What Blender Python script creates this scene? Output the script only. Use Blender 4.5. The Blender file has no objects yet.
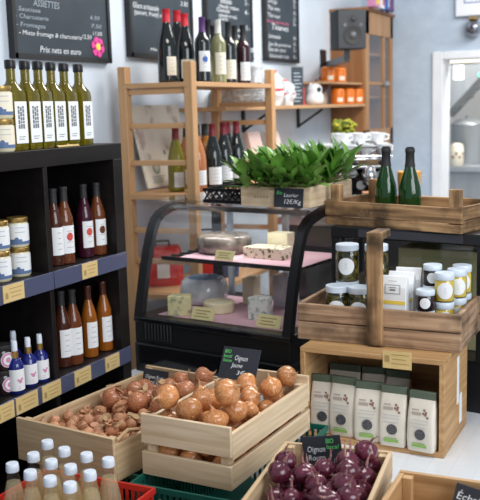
import bpy, math, random
import numpy as np
from mathutils import Vector, Matrix, Euler
PI = math.pi
S = bpy.context.scene
C = S.collection
rnd = random.Random(7)

# ------------------------------------------------------------------ camera
F = 900.0
EYE = Vector((0, 0, 1.585))
YAW = math.radians(25.9); PITCH = math.atan(142/900); ROLL = .027
_fh = Vector((-math.sin(YAW), math.cos(YAW), 0)); _up = Vector((0, 0, 1)); _rt = _fh.cross(_up)
FW = _fh*math.cos(PITCH) - _up*math.sin(PITCH)
_u1 = _rt.cross(FW)
UP = _u1*math.cos(ROLL) + _rt*math.sin(ROLL)
RT = FW.cross(UP)
cd = bpy.data.cameras.new('camera'); cam = bpy.data.objects.new('camera', cd); C.objects.link(cam)
cd.sensor_fit = 'HORIZONTAL'; cd.sensor_width = 36; cd.lens = F/480*36
cd.clip_start = .02; cd.clip_end = 100
cd.dof.use_dof = True; cd.dof.focus_distance = 2.35; cd.dof.aperture_fstop = 6.0
cam.matrix_world = Matrix(((RT.x, UP.x, -FW.x, EYE.x), (RT.y, UP.y, -FW.y, EYE.y), (RT.z, UP.z, -FW.z, EYE.z), (0, 0, 0, 1)))
S.camera = cam
# measuring helpers: where the sight line of a photo point meets a plane of the room
def ray(x, y): return FW + RT*((x-240)/F) - UP*((y-250)/F)
def atx(x, y, X): d = ray(x, y); return EYE + d*((X-EYE.x)/d.x)
def aty(x, y, Y): d = ray(x, y); return EYE + d*((Y-EYE.y)/d.y)
def atz(x, y, Z): d = ray(x, y); return EYE + d*((Z-EYE.z)/d.z)
def atd(x, y, D): return EYE + ray(x, y)*D

# ------------------------------------------------------------------ materials
def _nt(name):
    m = bpy.data.materials.new(name); m.use_nodes = True
    nt = m.node_tree; b = nt.nodes['Principled BSDF']
    return m, nt, b
def setp(b, **k):
    for a, v in k.items():
        n = a.replace('_', ' ')
        if n in b.inputs: b.inputs[n].default_value = v
def c4(c): return (c[0], c[1], c[2], 1)
def plain(name, col, rough=.5, metal=0., spec=.5, coat=0., trans=0., emit=None, es=1., ior=1.45):
    m, nt, b = _nt(name)
    b.inputs['Base Color'].default_value = c4(col); b.inputs['Roughness'].default_value = rough
    b.inputs['Metallic'].default_value = metal; b.inputs['Specular IOR Level'].default_value = spec
    b.inputs['Coat Weight'].default_value = coat; b.inputs['Coat Roughness'].default_value = .05
    b.inputs['Transmission Weight'].default_value = trans; b.inputs['IOR'].default_value = ior
    if emit: b.inputs['Emission Color'].default_value = c4(emit); b.inputs['Emission Strength'].default_value = es
    return m
def noisy(name, stops, scale=(1, 1, 1), nscale=8, detail=5, rough=.6, bump=0., bscale=None, spec=.4, coat=0., rand=0., dist=0., metal=0., trans=0., blotch=0., bsc=9):
    """stops: [(pos,color)...]; a noise over stretched object coordinates drives a colour ramp"""
    m, nt, b = _nt(name); N = nt.nodes; L = nt.links
    tc = N.new('ShaderNodeTexCoord'); mp = N.new('ShaderNodeMapping'); mp.inputs['Scale'].default_value = scale
    oi = N.new('ShaderNodeObjectInfo')
    no = N.new('ShaderNodeTexNoise'); no.noise_dimensions = '4D'; no.inputs['Scale'].default_value = nscale; no.inputs['Detail'].default_value = detail
    no.inputs['Distortion'].default_value = dist
    L.new(tc.outputs['Object'], mp.inputs['Vector']); L.new(mp.outputs['Vector'], no.inputs['Vector'])
    mu = N.new('ShaderNodeMath'); mu.operation = 'MULTIPLY'; mu.inputs[1].default_value = 20
    L.new(oi.outputs['Random'], mu.inputs[0]); L.new(mu.outputs[0], no.inputs['W'])
    cr = N.new('ShaderNodeValToRGB')
    e = cr.color_ramp.elements
    while len(e) < len(stops): e.new(.5)
    for i, (p, c) in enumerate(stops): e[i].position = p; e[i].color = c4(c)
    L.new(no.outputs['Fac'], cr.inputs['Fac'])
    out = cr.outputs['Color']
    if rand:
        hs = N.new('ShaderNodeHueSaturation'); mr = N.new('ShaderNodeMapRange')
        mr.inputs['To Min'].default_value = 1-rand; mr.inputs['To Max'].default_value = 1+rand
        L.new(oi.outputs['Random'], mr.inputs['Value']); L.new(mr.outputs['Result'], hs.inputs['Value']); L.new(out, hs.inputs['Color']); out = hs.outputs['Color']
    L.new(out, b.inputs['Base Color'])
    if blotch:       # darker stains of the old boards
        n2 = N.new('ShaderNodeTexNoise'); n2.inputs['Scale'].default_value = bsc; n2.inputs['Detail'].default_value = 5; L.new(tc.outputs['Object'], n2.inputs['Vector'])
        r2 = N.new('ShaderNodeMapRange'); r2.inputs['From Min'].default_value = .38; r2.inputs['From Max'].default_value = .58; r2.inputs['To Min'].default_value = 1-blotch; r2.inputs['To Max'].default_value = 1.1
        L.new(n2.outputs['Fac'], r2.inputs['Value']); mx = N.new('ShaderNodeMix'); mx.data_type = 'RGBA'; mx.blend_type = 'MULTIPLY'; mx.inputs[0].default_value = 1
        L.new(out, mx.inputs[6]); L.new(r2.outputs['Result'], mx.inputs[7]); out = mx.outputs[2]; L.new(out, b.inputs['Base Color'])
    if bump:
        bp = N.new('ShaderNodeBump'); bp.inputs['Strength'].default_value = bump; bp.inputs['Distance'].default_value = .004
        L.new(no.outputs['Fac'], bp.inputs['Height']); L.new(bp.outputs['Normal'], b.inputs['Normal'])
    b.inputs['Roughness'].default_value = rough; b.inputs['Specular IOR Level'].default_value = spec
    b.inputs['Coat Weight'].default_value = coat; b.inputs['Metallic'].default_value = metal; b.inputs['Transmission Weight'].default_value = trans
    return m
def wood(name, a, b_, axis='x', nscale=30, rough=.6, bump=.15, mid=None, k=.07, rand=.06, blotch=0.):
    sc = {'x': (k, 1, 1), 'y': (1, k, 1), 'z': (1, 1, k)}[axis]
    st = [(.3, a), (.7, b_)] if mid is None else [(.25, a), (.5, mid), (.72, b_)]
    return noisy(name, st, sc, nscale, 6, rough, bump, rand=rand, dist=.4, blotch=blotch)
def woods(name, a, b_, **k): return {ax: wood(name+'_'+ax, a, b_, ax, **k) for ax in 'xyz'}
def glassy(name, tint=(1, 1, 1), refl=.9, rough=.02):
    m = bpy.data.materials.new(name); m.use_nodes = True; nt = m.node_tree; N = nt.nodes; L = nt.links
    N.remove(N['Principled BSDF'])
    t = N.new('ShaderNodeBsdfTransparent'); t.inputs['Color'].default_value = c4(tint)
    g = N.new('ShaderNodeBsdfGlossy'); g.inputs['Roughness'].default_value = rough; g.inputs['Color'].default_value = (refl, refl, refl, 1)
    f = N.new('ShaderNodeLayerWeight'); f.inputs['Blend'].default_value = .5
    pw = N.new('ShaderNodeMath'); pw.operation = 'POWER'; pw.inputs[1].default_value = 4.5; L.new(f.outputs['Facing'], pw.inputs[0])
    ma = N.new('ShaderNodeMath'); ma.operation = 'MULTIPLY_ADD'; ma.inputs[1].default_value = .85; ma.inputs[2].default_value = .035; L.new(pw.outputs[0], ma.inputs[0])
    x = N.new('ShaderNodeMixShader'); L.new(ma.outputs[0], x.inputs['Fac']); L.new(t.outputs[0], x.inputs[1]); L.new(g.outputs[0], x.inputs[2])
    L.new(x.outputs[0], N['Material Output'].inputs['Surface'])
    return m
M = {}
M['wall'] = noisy('painted_brick_wall', [(.3, (.44, .53, .635)), (.7, (.53, .62, .725))], (1, 1, 1.6), 9, 6, .7, .9)
M['wallside'] = noisy('painted_plaster_wall', [(.3, (.62, .69, .77)), (.7, (.69, .76, .84))], (1, 1, 1), 5, 4, .7, .1)
M['white_paint'] = noisy('white_painted_trim', [(.3, (.80, .83, .87)), (.7, (.88, .90, .93))], (1, 1, 1), 6, 3, .4, .03)
M['floor'] = noisy('concrete_floor', [(.3, (.20, .19, .18)), (.7, (.28, .27, .26))], (1, 1, 1), 4, 5, .6, .05)
M['shelf'] = noisy('black_brown_shelf', [(.3, (.008, .0062, .0062)), (.7, (.014, .011, .0105))], (1, .1, 1), 30, 4, .45, .02, spec=.25)
M['pine'] = woods('pine', (.44, .24, .11), (.56, .33, .16), nscale=35, rough=.5)
M['crate'] = woods('pale_crate_wood', (.56, .40, .24), (.79, .64, .45), nscale=75, rough=.65, k=.05)
M['crate2'] = woods('straw_crate_wood', (.46, .31, .165), (.69, .52, .33), nscale=75, rough=.65, k=.05)
M['winebox'] = woods('warm_case_wood', (.36, .19, .075), (.58, .36, .17), nscale=60, rough=.55)
M['old'] = {ax: wood('weathered_wood_'+ax, (.05, .026, .013), (.60, .38, .19), ax, 60, .8, .6, (.33, .19, .09), .06, .06, .80) for ax in 'xyz'}
M['old2'] = {ax: wood('grey_weathered_wood_'+ax, (.06, .034, .02), (.54, .37, .24), ax, 60, .8, .6, (.36, .225, .135), .06, .06, .60) for ax in 'xyz'}
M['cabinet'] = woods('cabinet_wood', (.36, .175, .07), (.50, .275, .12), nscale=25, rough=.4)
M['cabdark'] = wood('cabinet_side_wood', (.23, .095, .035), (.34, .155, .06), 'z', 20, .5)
M['black'] = plain('black_plastic', (.012, .012, .014), .35)
M['blackgloss'] = plain('black_gloss', (.008, .008, .010), .12, coat=.3)
M['matteblack'] = plain('matte_black', (.02, .02, .022), .6)
M['slate'] = noisy('chalkboard_slate', [(.3, (.028, .040, .052)), (.7, (.042, .057, .072))], (1, 1, 1), 6, 4, .55)
M['sign'] = noisy('small_slate', [(.3, (.022, .026, .034)), (.7, (.034, .039, .050))], (1, 1, 1), 20, 4, .5)
M['chalk'] = plain('white_chalk', (.80, .83, .86), .8)
M['chalkdim'] = plain('faint_chalk', (.40, .46, .52), .8)
M['chalkgreen'] = plain('green_chalk', (.16, .75, .18), .8)
M['chalkpink'] = plain('pink_chalk', (.80, .16, .30), .8)
M['paper'] = plain('white_paper', (.80, .82, .84), .6)
M['cream'] = plain('cream_paper', (.80, .74, .60), .6)
M['ink'] = plain('grey_ink', (.16, .17, .19), .7)
M['inklight'] = plain('pale_ink', (.48, .50, .53), .7)
M['tag'] = noisy('yellow_price_card', [(.3, (.62, .45, .19)), (.7, (.69, .52, .25))], (1, 1, 1), 12, 3, .6)
M['tagink'] = plain('brown_ink', (.36, .25, .10), .7)
M['strip'] = plain('blue_grey_price_rail', (.075, .085, .15), .3, coat=.4)
M['glass'] = glassy('clear_glass')
M['jarglass'] = glassy('jar_glass', (.95, .97, .96))
M['oil'] = plain('olive_oil_glass', (.20, .155, .008), .06, trans=.5, coat=.3)
M['wineglass'] = plain('dark_wine_glass', (.010, .014, .014), .05, coat=.5)
M['redwine'] = plain('red_wine_glass', (.03, .006, .010), .05, coat=.5)
M['greenwine'] = plain('yellow_green_glass', (.33, .32, .03), .05, trans=.5, coat=.3)
M['rose'] = plain('rose_wine_glass', (.70, .26, .10), .05, trans=.4, coat=.3)
M['orangewine'] = plain('orange_wine_glass', (.60, .22, .02), .05, trans=.4, coat=.3)
M['palewine'] = plain('pale_wine_glass', (.52, .52, .25), .05, trans=.6, coat=.3)
M['champ'] = plain('green_champagne_glass', (.008, .055, .010), .05, trans=.3, coat=.5)
M['amber'] = plain('amber_juice_glass', (.22, .060, .018), .06, trans=.4, coat=.3)
M['brownjuice'] = plain('brown_juice_glass', (.10, .028, .016), .06, trans=.4, coat=.3)
M['plum'] = plain('plum_juice_glass', (.055, .008, .022), .06, trans=.2, coat=.3)
M['orangejuice'] = plain('orange_juice_glass', (.42, .125, .012), .06, trans=.35, coat=.3)
M['cloudy'] = None
M['blueglass'] = plain('cobalt_blue_glass', (.012, .018, .16), .06, coat=.4)
M['gold'] = plain('gold_metal', (.55, .36, .12), .3, metal=.8)
M['steel'] = noisy('stainless_steel', [(.3, (.52, .54, .56)), (.7, (.64, .66, .68))], (1, 1, .1), 20, 3, .28, metal=1.)
M['potsteel'] = noisy('dull_pot_steel', [(.3, (.34, .36, .38)), (.7, (.44, .46, .48))], (1, 1, .1), 12, 3, .4, metal=.5)
M['chrome'] = plain('chrome', (.75, .77, .80), .08, metal=1.)
M['copper'] = plain('brushed_copper', (.50, .27, .17), .4, metal=.6)
M['white_plastic'] = plain('white_plastic', (.72, .78, .88), .35)
M['bluewhite'] = plain('blue_white_lid', (.62, .70, .80), .35)
M['red'] = plain('red_plastic', (.62, .030, .022), .4)
M['redfoil'] = plain('red_wax', (.62, .02, .035), .4)
M['maroon'] = plain('maroon_foil', (.16, .012, .022), .4)
M['purple'] = plain('purple_foil', (.10, .035, .16), .4)
M['white_foil'] = plain('white_foil', (.74, .74, .70), .4)
M['green_plastic'] = noisy('dark_green_plastic', [(.3, (.006, .10, .075)), (.7, (.009, .13, .10))], (1, 1, 1), 10, 3, .4)
M['orange'] = plain('orange_enamel', (.80, .19, .010), .3, coat=.3)
M['white_ceramic'] = plain('white_ceramic', (.82, .84, .86), .2, coat=.3)
M['pinkpaper'] = plain('pink_tray_paper', (.72, .46, .54), .7)
M['blue'] = plain('blue_print', (.05, .13, .42), .5)
M['wave'] = plain('muted_blue_print', (.10, .16, .31), .6)
M['pinkprint'] = plain('pink_print', (.62, .25, .42), .6)
M['redprint'] = plain('red_print', (.60, .08, .07), .6)
M['greenprint'] = plain('green_print', (.24, .45, .10), .6)
M['yellowprint'] = plain('yellow_print', (.80, .58, .08), .6)
M['petal'] = plain('pink_petal', (.85, .08, .36), .5)
M['yolk'] = plain('yellow_centre', (.90, .75, .12), .5)
M['onion'] = noisy('brown_onion_skin', [(.30, (.38, .13, .042)), (.50, (.52, .215, .075)), (.70, (.64, .33, .15))], (9, 9, .45), 1.2, 3, .25, .10, coat=.35, rand=.16)
M['pinkonion'] = noisy('rosy_onion_skin', [(.30, (.36, .11, .05)), (.5, (.50, .19, .09)), (.72, (.63, .34, .19))], (9, 9, .45), 1.2, 3, .25, .10, coat=.35, rand=.14)
M['shallot'] = noisy('shallot_skin', [(.25, (.33, .12, .06)), (.5, (.56, .26, .135)), (.75, (.72, .45, .27))], (5, 5, .5), 1.8, 6, .45, .2, rand=.2)
M['redonion'] = noisy('red_onion_skin', [(.28, (.045, .005, .014)), (.5, (.095, .011, .030)), (.75, (.20, .045, .075))], (9, 9, .45), 1.3, 3, .2, .06, coat=.5, rand=.2)
M['dryneck'] = noisy('dry_onion_neck', [(.3, (.36, .20, .09)), (.7, (.62, .42, .24))], (4, 4, 1), 3, 4, .8, .2)
M['redneck'] = noisy('dry_red_onion_neck', [(.3, (.18, .05, .06)), (.7, (.50, .28, .24))], (4, 4, 1), 3, 4, .8, .2)
M['leaf'] = noisy('laurel_leaf', [(.3, (.05, .14, .018)), (.55, (.11, .27, .035)), (.8, (.20, .41, .07))], (1, 1, 1), 14, 3, .35, .1, coat=.2, rand=.25)
M['leaf2'] = noisy('pale_laurel_leaf', [(.3, (.10, .24, .035)), (.55, (.19, .38, .075)), (.8, (.32, .52, .15))], (1, 1, 1), 14, 3, .35, .1, coat=.2, rand=.2)
M['leafstem'] = plain('laurel_stem', (.14, .20, .05), .6)
M['seedpaper'] = noisy('seed_bag_paper', [(.3, (.62, .57, .49)), (.7, (.72, .67, .59))], (1, 1, 1), 20, 4, .6, .15)
M['bagtop'] = noisy('dark_green_header', [(.3, (.075, .105, .075)), (.7, (.11, .14, .10))], (1, 1, 1), 20, 3, .5)
M['seed'] = noisy('dark_seed_window', [(.35, (.03, .03, .035)), (.65, (.13, .13, .14))], (1, 1, 1), 300, 2, .4)
M['cheese'] = noisy('pale_cheese', [(.3, (.72, .64, .40)), (.7, (.82, .76, .56))], (1, 1, 1), 20, 4, .5)
M['bluecheese'] = noisy('blue_veined_cheese', [(.36, (.36, .40, .26)), (.46, (.74, .66, .36)), (.7, (.80, .74, .46))], (1, 1, 1), 60, 4, .5)
M['spotcheese'] = noisy('herb_spotted_cheese', [(.38, (.14, .12, .05)), (.44, (.78, .73, .56)), (.8, (.82, .78, .64))], (1, 1, 1), 80, 2, .5)
M['roquefort'] = noisy('white_blue_cheese', [(.36, (.30, .40, .40)), (.48, (.78, .80, .76)), (.8, (.82, .84, .80))], (1, 1, 1), 60, 4, .5)
M['wrap'] = noisy('crinkled_film', [(.35, (.42, .44, .46)), (.6, (.66, .68, .70))], (1, 1, 1), 18, 5, .15, .8, coat=.5)
M['wheel'] = noisy('brown_rind_cheese', [(.35, (.07, .06, .05)), (.7, (.32, .28, .24))], (1, 1, 1), 22, 5, .25, .6, coat=.4)
M['pickle'] = noisy('green_pickles', [(.40, (.010, .009, .002)), (.53, (.065, .052, .006)), (.72, (.24, .17, .02))], (1, 1, 1.4), 45, 2, .25, .9, coat=.5)
M['yolkjar'] = noisy('yellow_preserve', [(.3, (.66, .43, .035)), (.7, (.80, .58, .08))], (1, 1, 1), 30, 3, .3, coat=.5)
M['darkjam'] = plain('dark_preserve', (.018, .010, .012), .12, coat=.5)
M['jarcream'] = plain('cream_preserve', (.72, .66, .46), .3, coat=.4)
M['basket'] = noisy('white_wire_weave', [(.4, (.42, .42, .42)), (.6, (.66, .67, .68))], (1, 1, 1), 60, 2, .6, .6)
M['plasticbag'] = noisy('clear_plastic_wrap', [(.35, (.50, .54, .58)), (.65, (.74, .77, .80))], (1, 1, 1), 16, 4, .12, .8, coat=.5)
M['dried'] = noisy('dried_flower_brown', [(.3, (.15, .06, .05)), (.7, (.36, .20, .15))], (1, 1, 1), 60, 3, .8)
M['flowery'] = noisy('yellow_green_flowers', [(.35, (.05, .10, .015)), (.5, (.22, .24, .02)), (.7, (.62, .52, .05))], (1, 1, 1), 60, 3, .7)
M['signprint'] = noisy('faded_print_panel', [(.36, (.46, .34, .31)), (.44, (.78, .71, .60)), (.7, (.86, .80, .70))], (1, 1, 1), 9, 4, .7)
M['warmwall'] = plain('warm_white_wall', (.76, .74, .70), .7)
M['lamp'] = plain('lamp_panel', (1, 1, 1), .5, emit=(1, .95, .85), es=2.2)
M['led'] = plain('green_led', (.1, .9, .5), .5, emit=(.2, 1, .6), es=1.2)
def cloudy():
    m = bpy.data.materials.new('cloudy_apple_juice'); m.use_nodes = True; nt = m.node_tree; N = nt.nodes; L = nt.links; N.remove(N['Principled BSDF'])
    t = N.new('ShaderNodeBsdfTransparent'); t.inputs['Color'].default_value = (.95, .88, .68, 1)
    d = N.new('ShaderNodeBsdfDiffuse'); d.inputs['Color'].default_value = (.86, .78, .54, 1)
    x = N.new('ShaderNodeMixShader'); x.inputs['Fac'].default_value = .26; L.new(t.outputs[0], x.inputs[1]); L.new(d.outputs[0], x.inputs[2]); L.new(x.outputs[0], N['Material Output'].inputs['Surface'])
    return m
M['cloudy'] = cloudy()
def tiles():
    m, nt, b = _nt('white_tiles'); N = nt.nodes; L = nt.links
    tc = N.new('ShaderNodeTexCoord'); br = N.new('ShaderNodeTexBrick'); br.offset = 0
    for k, v in (('Scale', 1.), ('Mortar Size', .0010), ('Brick Width', .06), ('Row Height', .06), ('Bias', -1.)): br.inputs[k].default_value = v
    br.inputs['Color1'].default_value = (.80, .83, .87, 1); br.inputs['Color2'].default_value = (.84, .86, .90, 1); br.inputs['Mortar'].default_value = (.72, .76, .81, 1)
    L.new(tc.outputs['Object'], br.inputs['Vector']); L.new(br.outputs['Color'], b.inputs['Base Color']); b.inputs['Roughness'].default_value = .25
    return m
M['tiles'] = tiles()

# ------------------------------------------------------------------ mesh builder
class MB:
    def __init__(s): s.v = []; s.f = []; s.m = []
    def add(s, vs, fs, mi=0, mat=None):
        o = len(s.v)
        for p in vs:
            p = Vector(p)
            s.v.append(tuple(mat @ p) if mat is not None else tuple(p))
        for f in fs: s.f.append([i+o for i in f]); s.m.append(mi)
        return s
    def box(s, a, b, mi=0, mat=None):
        x0, y0, z0 = a; x1, y1, z1 = b
        v = [(x0, y0, z0), (x1, y0, z0), (x1, y1, z0), (x0, y1, z0), (x0, y0, z1), (x1, y0, z1), (x1, y1, z1), (x0, y1, z1)]
        return s.add(v, [(0, 3, 2, 1), (4, 5, 6, 7), (0, 1, 5, 4), (1, 2, 6, 5), (2, 3, 7, 6), (3, 0, 4, 7)], mi, mat)
    def cbox(s, c, d, mi=0, mat=None):
        return s.box([c[i]-d[i]/2 for i in range(3)], [c[i]+d[i]/2 for i in range(3)], mi, mat)
    def lathe(s, prof, seg=24, c=(0, 0), mi=0, mat=None, cap=True, fn=None):
        n = len(prof); vs = []
        for r, z in prof:
            for k in range(seg):
                a = 2*PI*k/seg; rr = r*(fn(a) if fn else 1)
                vs.append((c[0]+rr*math.cos(a), c[1]+rr*math.sin(a), z))
        fs = [(i*seg+k, i*seg+(k+1) % seg, (i+1)*seg+(k+1) % seg, (i+1)*seg+k) for i in range(n-1) for k in range(seg)]
        if cap: fs += [tuple(range(seg-1, -1, -1)), tuple((n-1)*seg+k for k in range(seg))]
        return s.add(vs, fs, mi, mat)
    def tube(s, pts, r, seg=8, mi=0, cap=True):
        pts = [Vector(p) for p in pts]; n = len(pts); vs = []; rs = r if isinstance(r, (list, tuple)) else [r]*n
        t0 = (pts[1]-pts[0]).normalized(); ref = Vector((0, 0, 1)) if abs(t0.z) < .9 else Vector((1, 0, 0)); a = t0.cross(ref).normalized()
        for i, p in enumerate(pts):
            t = (pts[min(i+1, n-1)]-pts[max(i-1, 0)]).normalized(); a = (a - t*a.dot(t)).normalized(); b = t.cross(a)
            for k in range(seg): q = 2*PI*k/seg; vs.append(p+(a*math.cos(q)+b*math.sin(q))*rs[i])
        fs = [(i*seg+k, i*seg+(k+1) % seg, (i+1)*seg+(k+1) % seg, (i+1)*seg+k) for i in range(n-1) for k in range(seg)]
        if cap: fs += [tuple(range(seg-1, -1, -1)), tuple((n-1)*seg+k for k in range(seg))]
        return s.add(vs, fs, mi)
    def bar(s, p, q, w, h, mi=0):
        """square bar from p to q"""
        p = Vector(p); q = Vector(q); t = (q-p); L = t.length; t.normalize()
        ref = Vector((0, 0, 1)) if abs(t.z) < .9 else Vector((0, 1, 0)); a = t.cross(ref).normalized(); b = a.cross(t)
        m = Matrix(((t.x, a.x, b.x, p.x), (t.y, a.y, b.y, p.y), (t.z, a.z, b.z, p.z), (0, 0, 0, 1)))
        return s.box((0, -w/2, -h/2), (L, w/2, h/2), mi, m)
    def prism(s, poly, z0, z1, mi=0, mat=None):
        n = len(poly); vs = [(x, y, z0) for x, y in poly]+[(x, y, z1) for x, y in poly]
        fs = [tuple(range(n-1, -1, -1)), tuple(range(n, 2*n))]+[(i, (i+1) % n, n+(i+1) % n, n+i) for i in range(n)]
        return s.add(vs, fs, mi, mat)
    def patch(s, r, z0, z1, a0, a1, seg=10, mi=0):
        """curved label on a cylinder"""
        vs = []
        for k in range(seg+1):
            a = a0+(a1-a0)*k/seg
            for z in (z0, z1): vs.append((r*math.cos(a), r*math.sin(a), z))
        return s.add(vs, [(2*k, 2*k+2, 2*k+3, 2*k+1) for k in range(seg)], mi)
    def disc_patch(s, r, zc, rad, ac=0, seg=16, mi=0):
        vs = [(r*math.cos(ac), r*math.sin(ac), zc)]; n = 5
        for i in range(1, n+1):
            for k in range(seg):
                t = 2*PI*k/seg; a = ac+rad*i/n*math.cos(t)/r
                vs.append((r*math.cos(a), r*math.sin(a), zc+rad*i/n*math.sin(t)))
        return s.add(vs, [(0, 1+k, 1+(k+1) % seg) for k in range(seg)]+[(1+i*seg+k, 1+(i+1)*seg+k, 1+(i+1)*seg+(k+1) % seg, 1+i*seg+(k+1) % seg) for i in range(n-1) for k in range(seg)], mi)

def obj(name, mb, mats, parent=None, smooth=40, bevel=0, loc=None, rot=None):
    me = bpy.data.meshes.new(name); me.from_pydata([tuple(p) for p in mb.v], [], mb.f); me.update()
    if not isinstance(mats, (list, tuple)): mats = [mats]
    for m in mats: me.materials.append(m)
    for i, p in enumerate(me.polygons): p.material_index = mb.m[i]
    if smooth:
        for p in me.polygons: p.use_smooth = True
        me.set_sharp_from_angle(angle=math.radians(smooth))
    o = bpy.data.objects.new(name, me); C.objects.link(o)
    if parent: o.parent = parent
    if loc: o.location = loc
    if rot: o.rotation_euler = rot
    if bevel:
        b = o.modifiers.new('bevel', 'BEVEL'); b.width = bevel; b.segments = 2; b.limit_method = 'ANGLE'
    return o
def tag(o, label, cat, group=None):
    o['label'] = label; o['category'] = cat
    if group: o['group'] = group
    return o
def thing(name, label, cat, loc=(0, 0, 0), rz=0, group=None, rot=None):
    o = bpy.data.objects.new(name, None); C.objects.link(o); o.empty_display_size = .05
    o.location = loc; o.rotation_euler = rot if rot else (0, 0, rz)
    return tag(o, label, cat, group)
def struct(name, mb, mat, parent=None, **k):
    o = obj(name, mb, mat, parent, **k)
    if not parent: o['kind'] = 'structure'
    return o
def dup(root, label=None, loc=None, rz=None, group=None):
    r = root.copy(); C.objects.link(r)
    if loc is not None: r.location = loc
    if rz is not None: r.rotation_euler = (0, 0, rz)
    if label: r['label'] = label
    if group: r['group'] = group
    for ch in list(root.children):
        c = ch.copy(); C.objects.link(c); c.parent = r
        for g in list(ch.children):
            d = g.copy(); C.objects.link(d); d.parent = c
    return r
def text_mb(mb, s, w=None, h=.02, mi=0, mat=None, shear=.15, ext=.0003, origin=(0, 0)):
    """lettering in the xy plane (baseline at origin), fitted to width w; mat places it"""
    cu = bpy.data.curves.new('lettering', 'FONT'); cu.body = s; cu.size = 1; cu.shear = shear; cu.resolution_u = 2; cu.extrude = 0
    t = bpy.data.objects.new('lettering', cu); C.objects.link(t)
    dg = bpy.context.evaluated_depsgraph_get(); me = bpy.data.meshes.new_from_object(t.evaluated_get(dg))
    C.objects.unlink(t); bpy.data.objects.remove(t); bpy.data.curves.remove(cu)
    vs = [v.co.copy() for v in me.vertices]
    if not vs: return
    x0 = min(v.x for v in vs); x1 = max(v.x for v in vs); sx = (w/(x1-x0)) if w else h*1.35
    vs = [(origin[0]+(v.x-x0)*sx, origin[1]+v.y*h*1.35, ext) for v in vs]
    mb.add(vs, [tuple(p.vertices) for p in me.polygons], mi, mat)
    bpy.data.meshes.remove(me)
def frame_mat(o, x, y):
    """matrix with local x along x, y along y"""
    x = Vector(x).normalized(); y = Vector(y); z = x.cross(y).normalized(); y = z.cross(x)
    return Matrix(((x.x, y.x, z.x, o[0]), (x.y, y.y, z.y, o[1]), (x.z, y.z, z.z, o[2]), (0, 0, 0, 1)))
# ------------------------------------------------------------------ setting
XW = -2.15; YB = 6.6
struct('wall_left', MB().box((XW-.2, .9, 0), (XW, YB+.2, 2.9)), M['wallside'], smooth=0)
dl = aty(432.5, 120, YB).x; di = aty(443, 120, YB).x; dz = aty(440, 52, YB).z
dr = di+1.0
wb = MB(); wb.box((XW, YB, 0), (dl, YB+.2, 2.9)); wb.box((dl, YB, dz), (dr+.11, YB+.2, 2.9)); wb.box((dr+.11, YB, 0), (dr+1.2, YB+.2, 2.9))
struct('wall_back', wb, M['wall'], smooth=0)
tr = MB(); tr.box((dl, YB-.02, 0), (di, YB+.22, dz)); tr.box((dr, YB-.02, 0), (dr+.11, YB+.22, dz)); tr.box((di, YB-.02, dz-.055), (dr, YB+.22, dz))
struct('trim_1', tr, M['white_paint'], smooth=0, bevel=.006)
fl = MB(); fl.box((-3.2, .3, -.1), (2.4, 10.2, 0)); struct('floor', fl, M['floor'], smooth=0)
struct('wall_kitchen', MB().box((-3.2, 9.6, 0), (.6, 9.8, 2.9)), M['warmwall'], smooth=0)

# ------------------------------------------------------------------ left shelf unit
XF = -1.578; SD = .40
SH = [1.139, .827, .515, .203]            # tops of the inner shelves
su = thing('shelf_unit', 'tall black-brown open cube shelf unit along the left wall', 'shelf', (0, 0, 0))
YR = 2.412; YL = 1.32; YD = (2.016, 2.034); YD2 = (1.66, 1.678)
b = MB(); b.box((XF-SD, YL, 1.437), (XF, YR, 1.486)); obj('top_board', b, M['shelf'], su, bevel=.0015)
for y0 in (YR-.048, YL): obj('side_panel', MB().box((XF-SD, y0, 0), (XF, y0+.048, 1.437)), M['shelf'], su, bevel=.0015)
for (a, c) in (YD, YD2): obj('divider', MB().box((XF-SD, a, .05), (XF-.002, c, 1.437)), M['shelf'], su, bevel=.001)
for z in SH:
    for (a, c) in ((YL+.048, YD2[0]), (YD2[1], YD[0]), (YD[1], YR-.048)):
        obj('shelf_board', MB().box((XF-SD, a, z-.02), (XF-.002, c, z)), M['shelf'], su, bevel=.001)
obj('base_board', MB().box((XF-SD, YL+.048, 0), (XF, YR-.048, .05)), M['shelf'], su)
obj('back_panel', MB().box((XF-SD-.006, YL, 0), (XF-SD, YR, 1.486)), M['shelf'], su)
# price rails clipped to the shelf edges, with yellow cards
def price_rail(y0, y1, z, label, cards, h=.050):
    t = thing('price_rail', label, 'price rail', (XF, (y0+y1)/2, z-h), group='price rails on the black shelf unit')
    L = y1-y0
    obj('rail', MB().box((0, -L/2, 0), (.006, L/2, h)), M['strip'], t, bevel=.001)
    for (px, py, w) in cards:
        q = atx(px, py, XF+.008); yc = q.y-(y0+y1)/2
        c = MB().box((.0062, yc-w/2, .003), (.0085, yc+w/2, h-.001))
        fm = frame_mat((.0086, yc-w/2+.006, .003), (0, 1, 0), (0, 0, 1))
        for k in range(3):
            c.box((.018+.004*k, .034-.011*k, 0), (w-.014-.004*((k*7) % 3), .036-.011*k, .0003), 1, fm)
        c.box((.002, .010, 0), (.013, .026, .0003), 1, fm)
        obj('price_card', c, [M['tag'], M['tagink']], t, smooth=0)
price_rail(YD2[1], 2.026, SH[0]+.002, 'blue-grey price rail under the cream jars, one yellow card', [(14, 294, .085)])
price_rail(2.030, 2.405, SH[0]+.002, 'blue-grey price rail under the amber and plum bottles, one yellow card', [(90, 270, .078)])
price_rail(YD2[1]-.1, 2.026, SH[1]+.002, 'blue-grey price rail under the blue spray bottles, yellow cards side by side', [(5, 413, .075), (27.5, 405, .092), (52, 393, .085)])
price_rail(2.030, 2.405, SH[1]+.002, 'blue-grey price rail under the orange juice bottles, two yellow cards', [(83, 376, .082), (112.5, 362, .078)])

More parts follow.
